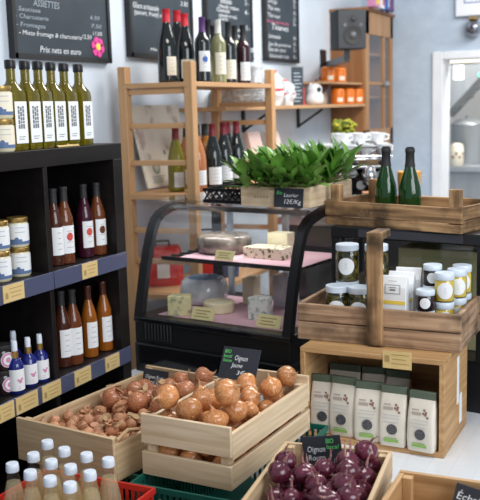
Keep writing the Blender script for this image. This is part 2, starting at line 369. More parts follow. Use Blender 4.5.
# ------------------------------------------------------------------ bottle makers
def bars(mb, r, z0, z1, a0, a1, n, mi, seed=0, frac=.6):
    q = random.Random(seed); zz = (z1-z0)/n
    for k in range(n):
        z = z1-zz*(k+.5); w = (a1-a0)*(.35+.45*q.random())*frac/.6; ac = (a0+a1)/2
        mb.patch(r, z-zz*.075, z+zz*.075, ac-w/2*.9, ac+w/2*.9, 4, mi)
BORD = [(.030, 0), (.0365, .003), (.0372, .012), (.0372, .185), (.034, .203), (.022, .222), (.0155, .238), (.0142, .25), (.0142, .296), (.0152, .297), (.0152, .302), (.010, .303)]
BURG = [(.032, 0), (.040, .004), (.041, .014), (.041, .135), (.038, .165), (.029, .198), (.020, .228), (.0155, .25), (.0145, .27), (.0145, .288), (.0155, .289), (.0155, .295), (.010, .296)]
JUICE = [(.024, 0), (.0305, .003), (.0315, .010), (.0315, .135), (.030, .150), (.021, .178), (.0145, .196), (.0130, .210), (.0130, .238), (.0145, .239), (.0145, .246), (.009, .247)]
def scl(p, s, sr=None): return [(r*(sr or s), z*s) for r, z in p]
def wine(name, label, loc, prof, glass, capmat, capz, labmat, lz, law=.95, rz=-.6, cat='bottle', group=None, art=None, sc=1, capr=.0012, seed=0):
    t = thing(name, label, cat, (loc[0], loc[1], loc[2]+.0006), rz, group)
    pr = scl(prof, sc)
    obj('glass_body', MB().lathe(pr, 28), glass, t, smooth=50)
    top = pr[-1][1]; z0 = top-capz*sc
    cp = [(r+capr, z) for r, z in pr if z >= z0-1e-6 and r > .0095*sc]
    rr = np.interp(z0, [z for r, z in pr], [r for r, z in pr])+capr
    cp = [(rr, z0)]+[c for c in cp if c[1] > z0+.001]+[(pr[-2][0]+capr*.6, top+.0012)]
    obj('capsule', MB().lathe(cp, 20), capmat, t, smooth=50)
    if labmat:
        R = max(r for r, z in pr)+.0006
        lb = MB(); lb.patch(R, lz[0]*sc, lz[1]*sc, -law, law, 12, 0); mats = [labmat, M['inklight'], art or M['ink']]
        h = (lz[1]-lz[0])*sc
        bars(lb, R+.0004, lz[0]*sc+h*.12, lz[0]*sc+h*.9, -law*.8, law*.8, 4, 1, seed+3, .55)
        if art: lb.disc_patch(R+.0006, (lz[0]+lz[1])/2*sc+h*.10, h*.15, 0, 14, 2)
        obj('paper_label', lb, mats, t, smooth=60)
    return t

# ---- olive oil bottles on top of the unit
ZT = 1.486
def oil_bottle(loc, label, rz):
    t = thing('oil_bottle', label, 'bottle', (loc[0], loc[1], loc[2]+.0006), rz, 'olive oil bottles in a row on the black shelf')
    def sq(n):            # rounded-square section that turns round towards the neck
        return lambda a: 1/max(abs(math.cos(a)), abs(math.sin(a)))**n
    b = MB(); seg = 32
    prof = [(.024, 0, .75), (.0255, .004, .8), (.0262, .015, .8), (.0262, .168, .8), (.0250, .182, .7), (.020, .196, .35), (.0145, .206, .1), (.0122, .215, 0), (.0118, .222, 0), (.0118, .252, 0)]
    vs = []
    for r, z, n in prof:
        for k in range(seg):
            a = 2*PI*k/seg; q = r*min(sq(n)(a), 1.32); vs.append((q*math.cos(a), q*math.sin(a), z))
    n = len(prof); fs = [(i*seg+k, i*seg+(k+1) % seg, (i+1)*seg+(k+1) % seg, (i+1)*seg+k) for i in range(n-1) for k in range(seg)]
    fs += [tuple(range(seg-1, -1, -1)), tuple((n-1)*seg+k for k in range(seg))]
    b.add(vs, fs); obj('glass_body', b, M['oil'], t, smooth=50)
    obj('cap', MB().lathe([(.0135, .250), (.0142, .252), (.0142, .274), (.0130, .277)], 20), M['black'], t)
    lb = MB(); fm = frame_mat((.0268, -.0225, .022), (0, 1, 0), (0, 0, 1))
    lb.box((0, 0, -.0004), (.045, .128, .0003), 0, fm)
    q = random.Random(5)
    for c in range(3):
        y = .045
        while y < .112:
            l = .006+.009*q.random(); lb.box((.010+.0085*c, y, .0004), (.0165+.0085*c, min(y+l, .114), .0006), 1, fm); y += l+.0022
    lb.box((.010, .012, .0004), (.030, .014, .0006), 1, fm); lb.box((.010, .019, .0004), (.034, .021, .0006), 1, fm)
    obj('paper_label', lb, [M['paper'], M['ink']], t, smooth=0)
    return t
words = ['first', 'second', 'third', 'fourth', 'fifth', 'sixth']
for i, (px, py) in enumerate([(9.5, 60), (24, 61), (37, 61.5), (50, 62.5), (63, 63.5), (77.5, 64.5)]):
    q = atx(px, py, -1.625)
    o = oil_bottle((-1.625, q.y, ZT), 'square olive oil bottle with black cap, '+words[i]+' from the left of the row', .0 + .03*(i % 3-1)); o.scale = (1.06, 1.06, (q.z-ZT)/.277)
# pale jars beside them
def jar(name, label, loc, r, h, body, lid, labmat=None, lz=(.2, .72), rz=-.8, group=None, cat='jar', lidh=.014, law=1.0, disc=False, stripe=None, glass=False, art=None, marks=2):
    t = thing(name, label, cat, (loc[0], loc[1], loc[2]+.0006), rz, group); h = h-.0004
    hb = h-lidh
    p = [(r*.90, 0), (r, .004), (r, hb*.86), (r*.93, hb*.96), (r*.90, hb)]
    if glass:
        obj('contents', MB().lathe([(x*.955, max(z, .002)) for x, z in p], 28), body, t, smooth=50)
        obj('glass', MB().lathe(p, 28), M['jarglass'], t, smooth=50)
    else:
        obj('glass_body', MB().lathe(p, 28), body, t, smooth=50)
    obj('lid', MB().lathe([(r*.96, hb-.001), (r*.985, hb), (r*.985, h-.0015), (r*.94, h)], 28), lid, t, smooth=40)
    if labmat:
        lb = MB(); R = r+.0006; z0 = h*lz[0]; z1 = h*lz[1]; mats = [labmat, M['inklight'], stripe or art or M['ink']]
        if disc:
            lb.disc_patch(R, (z0+z1)/2, (z1-z0)/2, 0, 20, 0)
            bars(lb, R+.0016, z0+(z1-z0)*.32, z0+(z1-z0)*.72, -.30, .30, marks+1, 1, 4)
            if art: lb.disc_patch(R+.0004, (z0+z1)/2, (z1-z0)*.47, 0, 18, 2); lb.disc_patch(R+.0007, (z0+z1)/2, (z1-z0)*.33, 0, 18, 0); lb.disc_patch(R+.0010, (z0+z1)/2, (z1-z0)*.18, 0, 14, 2)
        else:
            lb.patch(R, z0, z1, -law, law, 12, 0)
            if stripe:
                lb.patch(R+.0003, z0, z0+(z1-z0)*.26, -law, law*.1, 8, 2); lb.patch(R+.0003, z0, z0+(z1-z0)*.15, law*.1, law, 8, 2); lb.disc_patch(R+.0004, z0+(z1-z0)*.26, (z1-z0)*.11, -.35, 12, 2)
            bars(lb, R+.0005, z0+(z1-z0)*.5, z0+(z1-z0)*.95, -law*.6, law*.6, marks, 1, 5)
            if art: lb.disc_patch(R+.0006, z0+(z1-z0)*.45, (z1-z0)*.2, .0, 12, 2)
        obj('paper_label', lb, mats, t, smooth=60)
    return t
q = atx(1.5, 120, -1.612)
for k in range(2):
    jar('cream_jar', ['lower', 'upper'][k]+' of two stacked cream jars left of the oil bottles, blue wave on the label', (-1.612, q.y, ZT+.0865*k), .031, .086, M['jarcream'], M['gold'], M['cream'], (.12, .80), -.55, 'cream jars stacked on top of the black shelf', lidh=.013, law=1.3, stripe=M['wave'])
# folded price card on the top edge
t = thing('price_card', 'beige price card lying tilted on the shelf top in front of the oil bottles', 'price card', (-1.592, atx(70, 143, -1.59).y, ZT+.0025))
c = MB(); c.box((-.002, -.05, 0), (.0, .05, .03), 0, Matrix.Rotation(-1.0, 4, 'Y')); fm = Matrix.Rotation(-1.0, 4, 'Y') @ frame_mat((.0003, -.045, .004), (0, 1, 0), (0, 0, 1))
for k in range(3): c.box((.008, .006+.007*k, 0), (.06+.01*(k % 2), .008+.007*k, .0003), 1, fm)
obj('card', c, [M['tag'], M['tagink']], t, smooth=0)

# ---- upper cells: jars and juice bottles
jx = -1.635
for (px, py, col) in ((17, 222, 'right'), (-3, 224, 'left')):
    q = atx(px, py, jx)
    for k in range(2):
        jar('cream_jar', ['lower', 'upper'][k]+' jar of the '+col+' stack in the upper left cube, white label with blue wave', (jx, q.y, SH[0]+.0825*k), .030, .082, M['jarcream'], M['gold'], M['paper'], (.10, .78), -.65, 'white and blue labelled jars in the upper left cube', lidh=.012, law=1.35, stripe=M['wave'])
def juice(px, py, X, z, label, glass, capm, group, seed, h=None, rz=-.35, art=None, lz=(.035, .125), law=.85):
    q = atx(px, py, X); H = q.z-z; q.y = max(q.y, 2.0675)
    t = wine('juice_bottle', label, (X, q.y, z), JUICE, glass, capm, .045, M['paper'], lz, law, rz, 'bottle', group, art, H/.248, seed=seed); t.scale = (.88, .88, 1)
    return t
g1 = 'slim bottles in the upper right cube'
juice(52, 189, -1.640, SH[0], 'slim brown bottle half hidden by the divider, upper right cube', M['brownjuice'], M['matteblack'], g1, 1)
juice(62.5, 187, -1.630, SH[0], 'slim amber bottle with black cap, second from left in the upper right cube', M['amber'], M['matteblack'], g1, 2, art=M['redprint'])
juice(82.5, 184.5, -1.640, SH[0], 'dark plum bottle with white label in the upper right cube', M['plum'], M['matteblack'], g1, 3, art=M['redprint'])
juice(95.5, 183, -1.630, SH[0], 'amber bottle with round brown picture on its label, rightmost in the upper right cube', M['amber'], M['matteblack'], g1, 4, art=M['amber'])
juice(71, 187, -1.76, SH[0], 'dark bottle standing behind the front row in the upper right cube', M['brownjuice'], M['matteblack'], g1, 5)
# ---- lower cells
for k in range(2):
    q = atx(0, 360, -1.645)
    jar('dark_jar', ['lower', 'upper'][k]+' of two stacked dark jars with pink round label by the spray bottles', (-1.64, q.y, SH[1]+.069*k), .031, .068, M['darkjam'], M['matteblack'], M['paper'], (.12, .74), -.25, 'dark jars with pink labels', lidh=.012, disc=True, art=M['pinkprint'])
def spray(px, py, X, label, rz=-.5):
    q = atx(px, py, X); H = q.z-SH[1]; s = H/.168; q.y = min(q.y, 1.991)
    t = thing('spray_bottle', label, 'bottle', (X, q.y, SH[1]+.0006), rz, 'blue spray bottles in the lower left cube'); R = .0225/s
    obj('glass_body', MB().lathe([(R*.9*s, 0), (R*s, .003), (R*s, .092*s), (.0215*s, .102*s), (.0125*s, .112*s), (.0105*s, .116*s), (.0105*s, .122*s)], 24), M['blueglass'], t, smooth=50)
    obj('collar', MB().lathe([(.0115*s, .112*s), (.0118*s, .136*s)], 20), M['gold'], t)
    obj('spray_head', MB().lathe([(.0100*s, .1362*s), (.0100*s, .160*s), (.0085*s, .168*s)], 20), M['white_plastic'], t)
    lb = MB(); lb.patch(R*s+.0006, .012*s, .080*s, -1.2, 1.2, 12, 0); bars(lb, R*s+.0010, .016*s, .03*s, -.4, .4, 2, 1, 3)
    lb.disc_patch(R*s+.0012, .042*s, .0065*s, .15, 8, 1); lb.disc_patch(R*s+.0014, .049*s, .004*s, .40, 8, 1); lb.disc_patch(R*s+.0014, .047*s, .0035*s, -.10, 8, 1)
    obj('paper_label', lb, [M['paper'], M['pinkprint']], t, smooth=60)
spray(13.5, 341, -1.606, 'cobalt blue spray bottle with white nozzle, leftmost of the three in front')
spray(27, 337.5, -1.612, 'cobalt blue spray bottle with white nozzle, middle of the three in front')
spray(39.5, 334, -1.610, 'cobalt blue spray bottle with white nozzle, rightmost beside the divider')
spray(12.5, 331, -1.68, 'cobalt blue spray bottle standing behind the leftmost one')
g2 = 'slim juice bottles in the lower right cube'
juice(60, 291, -1.64, SH[1], 'slim dark amber bottle half hidden by the divider, lower right cube', M['brownjuice'], M['matteblack'], g2, 6)
juice(71, 289.5, -1.625, SH[1], 'slim dark amber bottle with white label, second from left in the lower right cube', M['amber'], M['matteblack'], g2, 7)
juice(87, 286, -1.628, SH[1], 'slim orange juice bottle with white label, third from left in the lower right cube', M['orangejuice'], M['brownjuice'], g2, 8)
juice(102, 281.5, -1.628, SH[1], 'slim orange juice bottle nearest the right side of the lower right cube', M['orangejuice'], M['brownjuice'], g2, 9)

# ------------------------------------------------------------------ chalkboards on the left wall
TB = XW+.03
def board(name, label, pl, pr_, z0, z1, lines, mats):
    y0, y1 = pl, pr_
    t = thing(name, label, 'chalkboard', (XW, (y0+y1)/2, z0), 0, 'menu chalkboards on the left wall')
    W = y1-y0; H = z1-z0
    obj('panel', MB().box((.001, -W/2, 0), (.022, W/2, H)), M['slate'], t, smooth=0)
    f = MB(); w = .016
    for (a, c) in (((.001, -W/2-.002, -.002), (.028, -W/2+w, H)), ((.001, W/2-w, -.002), (.028, W/2+.002, H)), ((.001, -W/2, -.002), (.028, W/2, w)), ((.001, -W/2, H-w), (.028, W/2, H))): f.box(a, c)
    obj('frame', f, M['matteblack'], t, smooth=0)
    txt = {}
    for (s, px, py, px2, h, mk) in lines:
        a = atx(px, py, TB); e = atx(px2, py, TB)
        mb = txt.setdefault(mk, MB())
        text_mb(mb, s, e.y-a.y, h, 0, frame_mat((.0225, a.y-(y0+y1)/2, a.z-z0), (0, 1, 0), (0, 0, 1)))
    for mk, mb in txt.items(): obj('lettering', mb, M[mk], t, smooth=0)
    return t
P = lambda px, py: atx(px, py, XW+.02)
zb = P(60, 60).z
board('chalkboard', 'large menu chalkboard with a pink flower above the oil bottles', P(14, 57).y, P(110.5, 63).y, zb, zb+.72,
      [('ASSIETTES', 35, 5.5, 61, .026, 'chalkdim'), ('Saucisse', 20, 10, 42, .017, 'chalkdim'), ('- Charcuterie', 17, 17, 50, .017, 'chalkdim'), ('- Fromages', 18, 25.5, 47, .017, 'chalkdim'),
       ('- Mixte fromage & charcuterie', 21, 34, 83, .018, 'chalk'), ('Prix nets en euro', 42, 52, 82.5, .024, 'chalk'), ('6.50', 92, 19, 101, .016, 'chalkdim'), ('7.50', 93, 27.5, 103, .016, 'chalkdim'), ('11.00', 94.5, 35, 103.5, .016, 'chalk'), ('12.50', 84, 38.5, 93, .018, 'chalk')], None)
z2 = P(150, 57.5).z
board('chalkboard', 'menu chalkboard partly hidden behind the red-capped bottles', P(130.5, 57).y, P(193, 60).y, z2, z2+.72,
      [('Glace artisanale', 134.5, 7, 160, .025, 'chalk'), ('(yaourt, fruits) noix', 136, 13.5, 168, .022, 'chalk'), ('3.50', 182, 5.5, 189, .022, 'chalk'), ('Miel', 152, 50.5, 160, .014, 'chalk')], None)
z3 = P(230, 60).z
board('chalkboard', 'menu chalkboard behind the dark wine bottles on the ladder shelf', P(207, 58).y, P(252.5, 62).y, z3, z3+.9,
      [('Boissons', 222, 2.5, 233, .03, 'chalk'), ('chaudes maison', 220, 7, 240, .022, 'chalk'), ('Chocolat', 218, 11, 231, .022, 'chalk'), ('cannelle et miel', 220, 16, 238, .02, 'chalk'), ('noisette', 220, 19.5, 229, .02, 'chalk'),
       ('3.-', 246, 5, 250, .026, 'chalk'), ('4.-', 246, 14.5, 250.5, .026, 'chalk'), ('Vin', 235, 31, 241, .022, 'chalk'), ('Cidre', 235, 37, 241, .022, 'chalk'), ('5.-', 247, 30, 251, .026, 'chalk')], None)
z4 = P(282, 61.5).z
board('chalkboard', 'narrow menu chalkboard with a pink line, nearest the loudspeaker', P(265.5, 60).y, P(298.5, 63).y, z4, z4+.95,
      [('Sirop', 269, 2, 278, .026, 'chalk'), ('Thé vert', 269, 9, 281, .026, 'chalk'), ('Thé noir', 269, 16.5, 281.5, .026, 'chalk'), ('lait ou soja en plus', 268, 21.5, 290, .018, 'chalkpink'), ('Tisanes', 273, 29, 289.5, .036, 'chalk'),
       ('Limonade', 270, 37.5, 281.5, .026, 'chalk'), ('Jus de pommes', 269.5, 45, 292, .024, 'chalk'), ('Eau de coco', 270, 50.5, 287, .024, 'chalk'), ('Limonade rose', 271, 57, 290, .024, 'chalk')]
      + [('%d.-' % n, 294.5, y, 297.5, .028, 'chalk') for n, y in ((4, 3), (3, 8), (4, 15), (3, 21), (5, 26), (4, 40), (4, 46), (5, 52), (4, 59))], None)
q = atx(99, 47, XW+.03)
t = thing('flower_decoration', 'pink paper flower with yellow centre stuck on the big chalkboard', 'decoration', (XW+.0222, q.y, q.z))
f = MB()
for k in range(6):
    a = 2*PI*k/6+.3; f.lathe([(.017, 0), (.017, .004)], 16, (.024*math.cos(a), .027*math.sin(a)), 0, Matrix.Rotation(PI/2, 4, 'Y'))
f.lathe([(.02, 0), (.02, .0042)], 20, (0, 0), 0, Matrix.Rotation(PI/2, 4, 'Y')); obj('petals', f, M['petal'], t)
obj('centre', MB().lathe([(.015, .0043), (.013, .007)], 18, (0, 0), 0, Matrix.Rotation(PI/2, 4, 'Y')), M['yolk'], t)
# ------------------------------------------------------------------ ladder shelf
P2 = atd(190, 84, 3.60); P1 = atd(124.5, 88, 3.70); P3 = atx(270, 88, -1.775); P4 = Vector((P1.x+.0, P3.y+(P1.y-P2.y), 0))
ZS = P2.z + .010                      # top shelf surface
ZM = 1.243; ZL = .82
t = thing('ladder_shelf', 'pine ladder shelf of four posts, holding wine behind the cheese display', 'shelf', (P2.x, P2.y, 0))
def rel(p, z): return (p[0]-P2.x, p[1]-P2.y, z)
tops = (atx(121, 67, P1.x).z, atx(187, 61, P2.x).z, atx(269, 69.5, P3.x).z, 1.74)
for p, zt in zip((P1, P2, P3, P4), tops):
    x, y, _ = rel(p, 0); obj('post', MB().box((x-.020, y-.021, 0), (x+.020, y+.021, zt)), M['pine']['z'], t, bevel=.005)
def plank(z, th, name, over=.0):
    a, b_, c, d = [rel(p, 0) for p in (P1, P2, P3, P4)]; e = .021+over
    poly = [(a[0]-e+.01, a[1]+.023), (b_[0]+e-.005, b_[1]+.023), (c[0]+e-.005, c[1]-.023), (d[0]-e+.01, d[1]-.023)]
    obj(name, MB().prism(poly, z-th, z), M['pine']['y'], t, bevel=.002)
plank(ZS, .020, 'shelf_board'); plank(ZM, .022, 'shelf_board'); plank(ZL, .022, 'shelf_board')
def rung(p, q, z, h=.020, z2=None): obj('rung', MB().bar(rel(p, z), rel(q, z2 or z), .016, h), M['pine']['x'], t, bevel=.002)
obj('shelf_end', MB().bar(rel(P1, ZS-.0105), rel(P2, ZS-.0105), .046, .020), M['pine']['x'], t, bevel=.002)
obj('shelf_end', MB().bar(rel(P1, ZM-.0115), rel(P2, ZM-.0115), .046, .022), M['pine']['x'], t, bevel=.002)
for z in (ZS-.035, atx(187, 125.5, P2.x).z, atx(187, 163.5, P2.x).z, 1.09, .96, ZL-.011, .45): rung(P1, P2, z, .022)
for z in (ZS-.010, atx(270, 104, P3.x).z, atx(270, 122, P3.x).z, 1.35, ZM-.012, 1.0, ZL-.011, .45): rung(P4, P3, z, .024)
# wine on the top shelf
g = 'wine bottles on the top board of the ladder shelf'
def topwine(px, py, X, label, prof, glass, cm, cz, lm, lz, seed, art=None, law=.8, rz=-.75, H=None):
    q = atx(px, py, X); h = prof[-1][1]
    return wine('wine_bottle', label, (X, q.y, ZS), prof, glass, cm, cz, lm, lz, law, rz, 'bottle', g, art, (q.z-ZS)/h, seed=seed)
topwine(165.5, 9.5, -1.92, 'tall dark wine bottle with red wax top and cream label, leftmost on the ladder', BURG, M['wineglass'], M['redfoil'], .052, M['cream'], (.03, .105), 1, law=.55, rz=-.55)
topwine(176.5, 11, -1.97, 'dark wine bottle with red wax top, middle of the three', BURG, M['wineglass'], M['redfoil'], .045, None, (0, 0), 2)
topwine(184, 14, -1.89, 'dark wine bottle with red wax top, right of the three, behind the post', BURG, M['wineglass'], M['redfoil'], .052, M['cream'], (.02, .10), 3)
topwine(201.5, 17.5, -1.80, 'dark wine bottle with purple capsule and blue blot on its white label', BORD, M['wineglass'], M['purple'], .070, M['paper'], (.05, .145), 4, M['blue'])
topwine(208, 20, -1.97, 'dark wine bottle with black capsule behind the purple-capped one', BORD, M['wineglass'], M['matteblack'], .07, None, (0, 0), 5)
topwine(213, 26, -1.89, 'dark wine bottle with red picture on white label, next to the white-capped one', BORD, M['wineglass'], M['matteblack'], .06, M['paper'], (.04, .15), 6, M['redprint'])
topwine(217.5, 20, -1.80, 'pale wine bottle with white capsule', BORD, M['palewine'], M['white_foil'], .065, M['cream'], (.04, .145), 7)
topwine(228, 22.5, -1.80, 'dark wine bottle with black capsule and cream label', BORD, M['wineglass'], M['matteblack'], .075, M['cream'], (.02, .115), 8)
topwine(234.5, 26, -1.89, 'greenish wine bottle with black capsule and peach label', BORD, M['palewine'], M['matteblack'], .075, M['tag'], (.02, .12), 9)
topwine(242.5, 25.5, -1.80, 'dark wine bottle with white label, rightmost on the ladder beside the clear flask', BORD, M['redwine'], M['matteblack'], .08, M['paper'], (.015, .11), 10)
# clear plastic flask on the same board
q = atx(253.5, 52, -1.83)
t = thing('clear_flask', 'clear crumpled plastic flask at the right end of the ladder top', 'flask', (-1.83, q.y, ZS+.0005)); s = (q.z-ZS)/.16
obj('body', MB().lathe([(.030, 0), (.040, .004), (.041, .05), (.037, .06), (.041, .07), (.040, .11), (.028, .135), (.016, .15)], 24), M['glass'], t)
obj('water', MB().lathe([(.029, .003), (.038, .006), (.0385, .05), (.035, .06), (.0385, .07), (.0385, .085)], 24), M['plasticbag'], t)
obj('cap', MB().lathe([(.018, .149), (.018, .166), (.015, .168)], 20), M['white_plastic'], t)
# wine on the middle board
g3 = 'wine bottles on the middle board of the ladder shelf'
def midwine(px, py, X, label, prof, glass, cm, cz, lm, lz, seed, law=.85, rz=-.75):
    q = atx(px, py, X); h = prof[-1][1]
    return wine('wine_bottle', label, (X, q.y, ZM), prof, glass, cm, cz, lm, lz, law, rz, 'bottle', g3, None, (q.z-ZM)/h, seed=seed)
midwine(175, 127.5, -1.90, 'yellow-green white wine bottle with dark red capsule, leftmost of the middle board', BURG, M['greenwine'], M['maroon'], .055, M['paper'], (.02, .09), 11, .6)
midwine(186, 125, -1.93, 'pale rosé bottle with black capsule half behind the ladder post', BURG, M['rose'], M['matteblack'], .055, M['paper'], (.02, .09), 12)
midwine(196, 124.5, -1.80, 'rosé wine bottle with white label just right of the ladder post', BURG, M['rose'], M['matteblack'], .05, M['paper'], (.03, .095), 13)
midwine(204.5, 124, -1.885, 'orange wine bottle with black capsule', BURG, M['orangewine'], M['matteblack'], .055, M['paper'], (.03, .03), 14)
midwine(212, 124, -1.80, 'dark red wine bottle with maroon capsule and white label, next to the orange one', BURG, M['wineglass'], M['maroon'], .055, M['paper'], (.02, .10), 15)
midwine(223, 122.5, -1.80, 'dark red wine bottle with maroon capsule, second from right on the middle board', BURG, M['wineglass'], M['maroon'], .055, M['paper'], (.025, .10), 16)
midwine(227, 122, -1.90, 'dark red wine bottle with maroon capsule standing behind the front row', BURG, M['wineglass'], M['maroon'], .055, None, (0, 0), 17)
midwine(236, 121.5, -1.80, 'dark red wine bottle with maroon capsule, rightmost on the middle board', BURG, M['wineglass'], M['maroon'], .055, M['paper'], (.025, .10), 18)
# printed panel leaning on the wall
A = atz(148, 190.5, ZM); zt = 1.60; XT = XW+.012
t = thing('printed_panel', 'pale wooden panel with faded print leaning against the wall behind the ladder', 'panel', (A.x+.006, A.y, ZM+.0075))
dx = XT+.004-A.x; dzp = zt-ZM; fm = frame_mat((0, 0, 0), (0, 1, 0), (dx, 0, dzp)); L = math.hypot(dx, dzp); Wp = .42
obj('board', MB().box((0, 0, -.010), (Wp, L, 0), 0, fm), M['signprint'], t, bevel=.001)
pr = MB()
for (x, y, r, m) in ((.10, .09, .032, 0), (.10, .09, .020, 1), (.20, .15, .012, 0)):
    pr.lathe([(r, .0004+.0002*m), (r*.98, .0008+.0002*m)], 18, (x, y), m, fm)
for k in range(4): pr.box((.05, .045-.009*k, .0003), (.16-.01*k, .049-.009*k, .0006), 0, fm)
obj('print', pr, [plain('faded_green_print', (.30, .40, .33), .8), plain('faded_cream_print', (.62, .60, .48), .8)], t, smooth=0)
# red case and bag on the low board of the ladder
q = atd(167, 300, 3.78)
def redbag(name, label, loc, d, rz, mat, patch=True):
    t = thing(name, label, 'bag', (loc[0], loc[1], loc[2]+.0006), rz)
    b = MB(); x, y, z = d
    prof = [(1, 1, 0), (1.04, 1.04, .15), (1.03, 1.02, .7), (.94, .86, .93), (.85, .6, 1)]
    vs = []; n = 20
    for sx, sy, sz in prof:
        for k in range(n):
            a = 2*PI*k/n; p = 1/max(abs(math.cos(a)), abs(math.sin(a)))**.8
            vs.append((x/2*sx*p*math.cos(a), y/2*sy*p*math.sin(a), z*sz))
    m = len(prof); b.add(vs, [(i*n+k, i*n+(k+1) % n, (i+1)*n+(k+1) % n, (i+1)*n+k) for i in range(m-1) for k in range(n)]+[tuple(range(n-1, -1, -1)), tuple((m-1)*n+k for k in range(n))])
    obj('body', b, mat, t, smooth=60)
    if patch: obj('white_label', MB().box((-x*.16, -y*.56-.004, z*.22), (x*.16, -y*.53, z*.58)), M['paper'], t, smooth=0)
    obj('handle', MB().tube([(-.03, 0, z), (-.028, 0, z+.022), (.028, 0, z+.022), (.03, 0, z)], .005), M['matteblack'], t)
redbag('red_bag', 'red bag with a white label seen through the cheese display, low on the ladder', (aty(164, 285, 3.40).x, 3.40, ZL), (.17, .13, .17), .55, M['red'])
redbag('red_bag', 'plain red bag further back on the ladder, seen through the cheese display', (aty(207, 280, 3.52).x, 3.52, ZL), (.11, .12, .21), .55, M['red'], False)
redbag('blue_bag', 'dark blue bag beside the plain red one, behind the cheese display', (aty(228, 285, 3.66).x, 3.66, ZL), (.10, .10, .15), .55, plain('navy_fabric', (.03, .045, .12), .6), False)

# ------------------------------------------------------------------ wall shelf and what stands on it
XS = -1.90; ZW = 1.592
CY = 5.913                  # near face of the wall cabinet
t = thing('wall_shelf', 'long thin pine wall shelf between ladder and wooden cabinet', 'shelf', (XW, 4.9, ZW-.02))
y0 = 3.80
obj('board', MB().box((0, y0-4.9, 0), (XS-XW, CY-.01-4.9, .02)), M['pine']['y'], t, bevel=.002)
for y in (4.5, 5.3): obj('bracket', MB().box((.001, y-4.9-.012, -.12), (.014, y-4.9+.012, 0)).bar((.01, y-4.9, -.11), (.17, y-4.9, -.008), .012, .012), M['matteblack'], t)
t = thing('wall_shelf', 'low short pine wall shelf carrying a pink book, behind the laurel', 'shelf', (XW, 4.5, 1.315))
obj('board', MB().box((0, -.45, 0), (.22, .75, .02)), M['pine']['y'], t, bevel=.002)
for y in (-.3, .6): obj('bracket', MB().box((.001, y-.012, -.1), (.014, y+.012, 0)), M['matteblack'], t)
def leanbook(px, label, cover, H, X=-2.02):
    q = atx(px, 150, X); t = thing('book', label, 'book', (X, q.y, 1.335), 0, 'books on the low wall shelf')
    fm = Matrix.Rotation(-.25, 4, 'Y')
    obj('cover', MB().box((-.012, -.075, 0), (-.009, .075, H), 0, fm).box((.009, -.075, 0), (.012, .075, H), 0, fm).box((-.012, -.078, 0), (.012, -.075, H), 0, fm), cover, t, smooth=0)
    obj('pages', MB().box((-.009, -.074, .003), (.009, .072, H-.003), 0, fm), M['paper'], t, smooth=0)
leanbook(257, 'pinkish book leaning on the low wall shelf, left of the post', plain('pink_cover', (.70, .52, .47), .5), .125)
leanbook(276, 'pale pink book leaning just right of the ladder post', plain('pale_pink_cover', (.74, .62, .56), .5), .115)
# wire basket
q = atx(240, 99, -2.01)
t = thing('wire_basket', 'round white woven basket on the wall shelf under the ladder top', 'basket', (-2.01, q.y, ZW))
b = MB()
pf = [(.06, .001), (.105, .015), (.128, .045), (.138, .080)]
for k in range(28):
    a = 2*PI*k/28; b.tube([(r*math.cos(a+.12*(i % 2)), r*math.sin(a+.12*(i % 2)), z) for i, (r, z) in enumerate(pf)], .0022, 5)
for r, z in ((.06, .003), (.09, .010), (.110, .020), (.121, .034), (.130, .054), (.135, .068)): b.tube([(r*math.cos(2*PI*k/30), r*math.sin(2*PI*k/30), z) for k in range(31)], .0022, 5)
b.lathe([(.01, .001), (.06, .0015), (.105, .0155), (.127, .045), (.137, .078)], 28, cap=False)
obj('weave', b, M['basket'], t)
obj('rim', MB().tube([(.138*math.cos(2*PI*k/36), .138*math.sin(2*PI*k/36), .081) for k in range(37)], .005, 8), M['basket'], t)
# wrapped bag, box, figurine, vase, canisters
def crumple(mb, rx, ry, h, seed, mi=0):
    q = random.Random(seed); seg = 18; vs = []; lv = 8
    for i in range(lv):
        f = i/(lv-1); s = (1-(abs(f-.42)/.62)**2.2)**.5 if f < 1 else .1
        for k in range(seg):
            a = 2*PI*k/seg; j = 1+.42*(q.random()-.5); vs.append((rx*s*j*math.cos(a), ry*s*j*math.sin(a), h*f))
    mb.add(vs, [(i*seg+k, i*seg+(k+1) % seg, (i+1)*seg+(k+1) % seg, (i+1)*seg+k) for i in range(lv-1) for k in range(seg)]+[tuple(range(seg-1, -1, -1)), tuple((lv-1)*seg+k for k in range(seg))], mi)
for (px, py, rr, hh, lab, sd) in ((273, 80, .055, .20, 'clear plastic bag of sweets with red tie on the wall shelf', 1), (284, 85, .060, .15, 'crumpled white and red plastic bag on the wall shelf beside the slate', 2)):
    q = atx(px, py, -2.02); t = thing('plastic_bag', lab, 'bag', (-2.02, q.y, ZW)); b = MB(); crumple(b, rr, rr, hh, sd); obj('film', b, M['plasticbag'], t, smooth=25)
    b = MB(); b.lathe([(rr*1.05, hh*.40), (rr*1.07, hh*.46)], 18, cap=False); b.lathe([(rr*.5, hh*.88), (rr*.34, hh*.97)], 14); obj('red_band', b, M['redprint'], t)
q = atx(297.5, 90, -2.0); t = thing('display_slate', 'small upright dark slate with writing on the wall shelf', 'slate', (-2.0, q.y, ZW), -.75)
h = atx(297, 67, -2.0).z-ZW
obj('slate', MB().box((-.006, -.035, .0), (.006, .035, h)), M['slate'], t, smooth=0, bevel=.001)
b = MB(); fm = frame_mat((.0063, -.028, .02), (0, 1, 0), (0, 0, 1))
for k in range(9): b.box((.004*(k % 2), .02*k, 0), (.04+.012*((k*5) % 2), .006+.02*k, .0004), 0, fm)
obj('lettering', b, M['chalkdim'], t, smooth=0)
obj('stand', MB().box((-.03, -.055, 0), (-.007, .055, .012)).box((-.03, -.055, .0), (-.024, .055, .10)), M['red'], t)
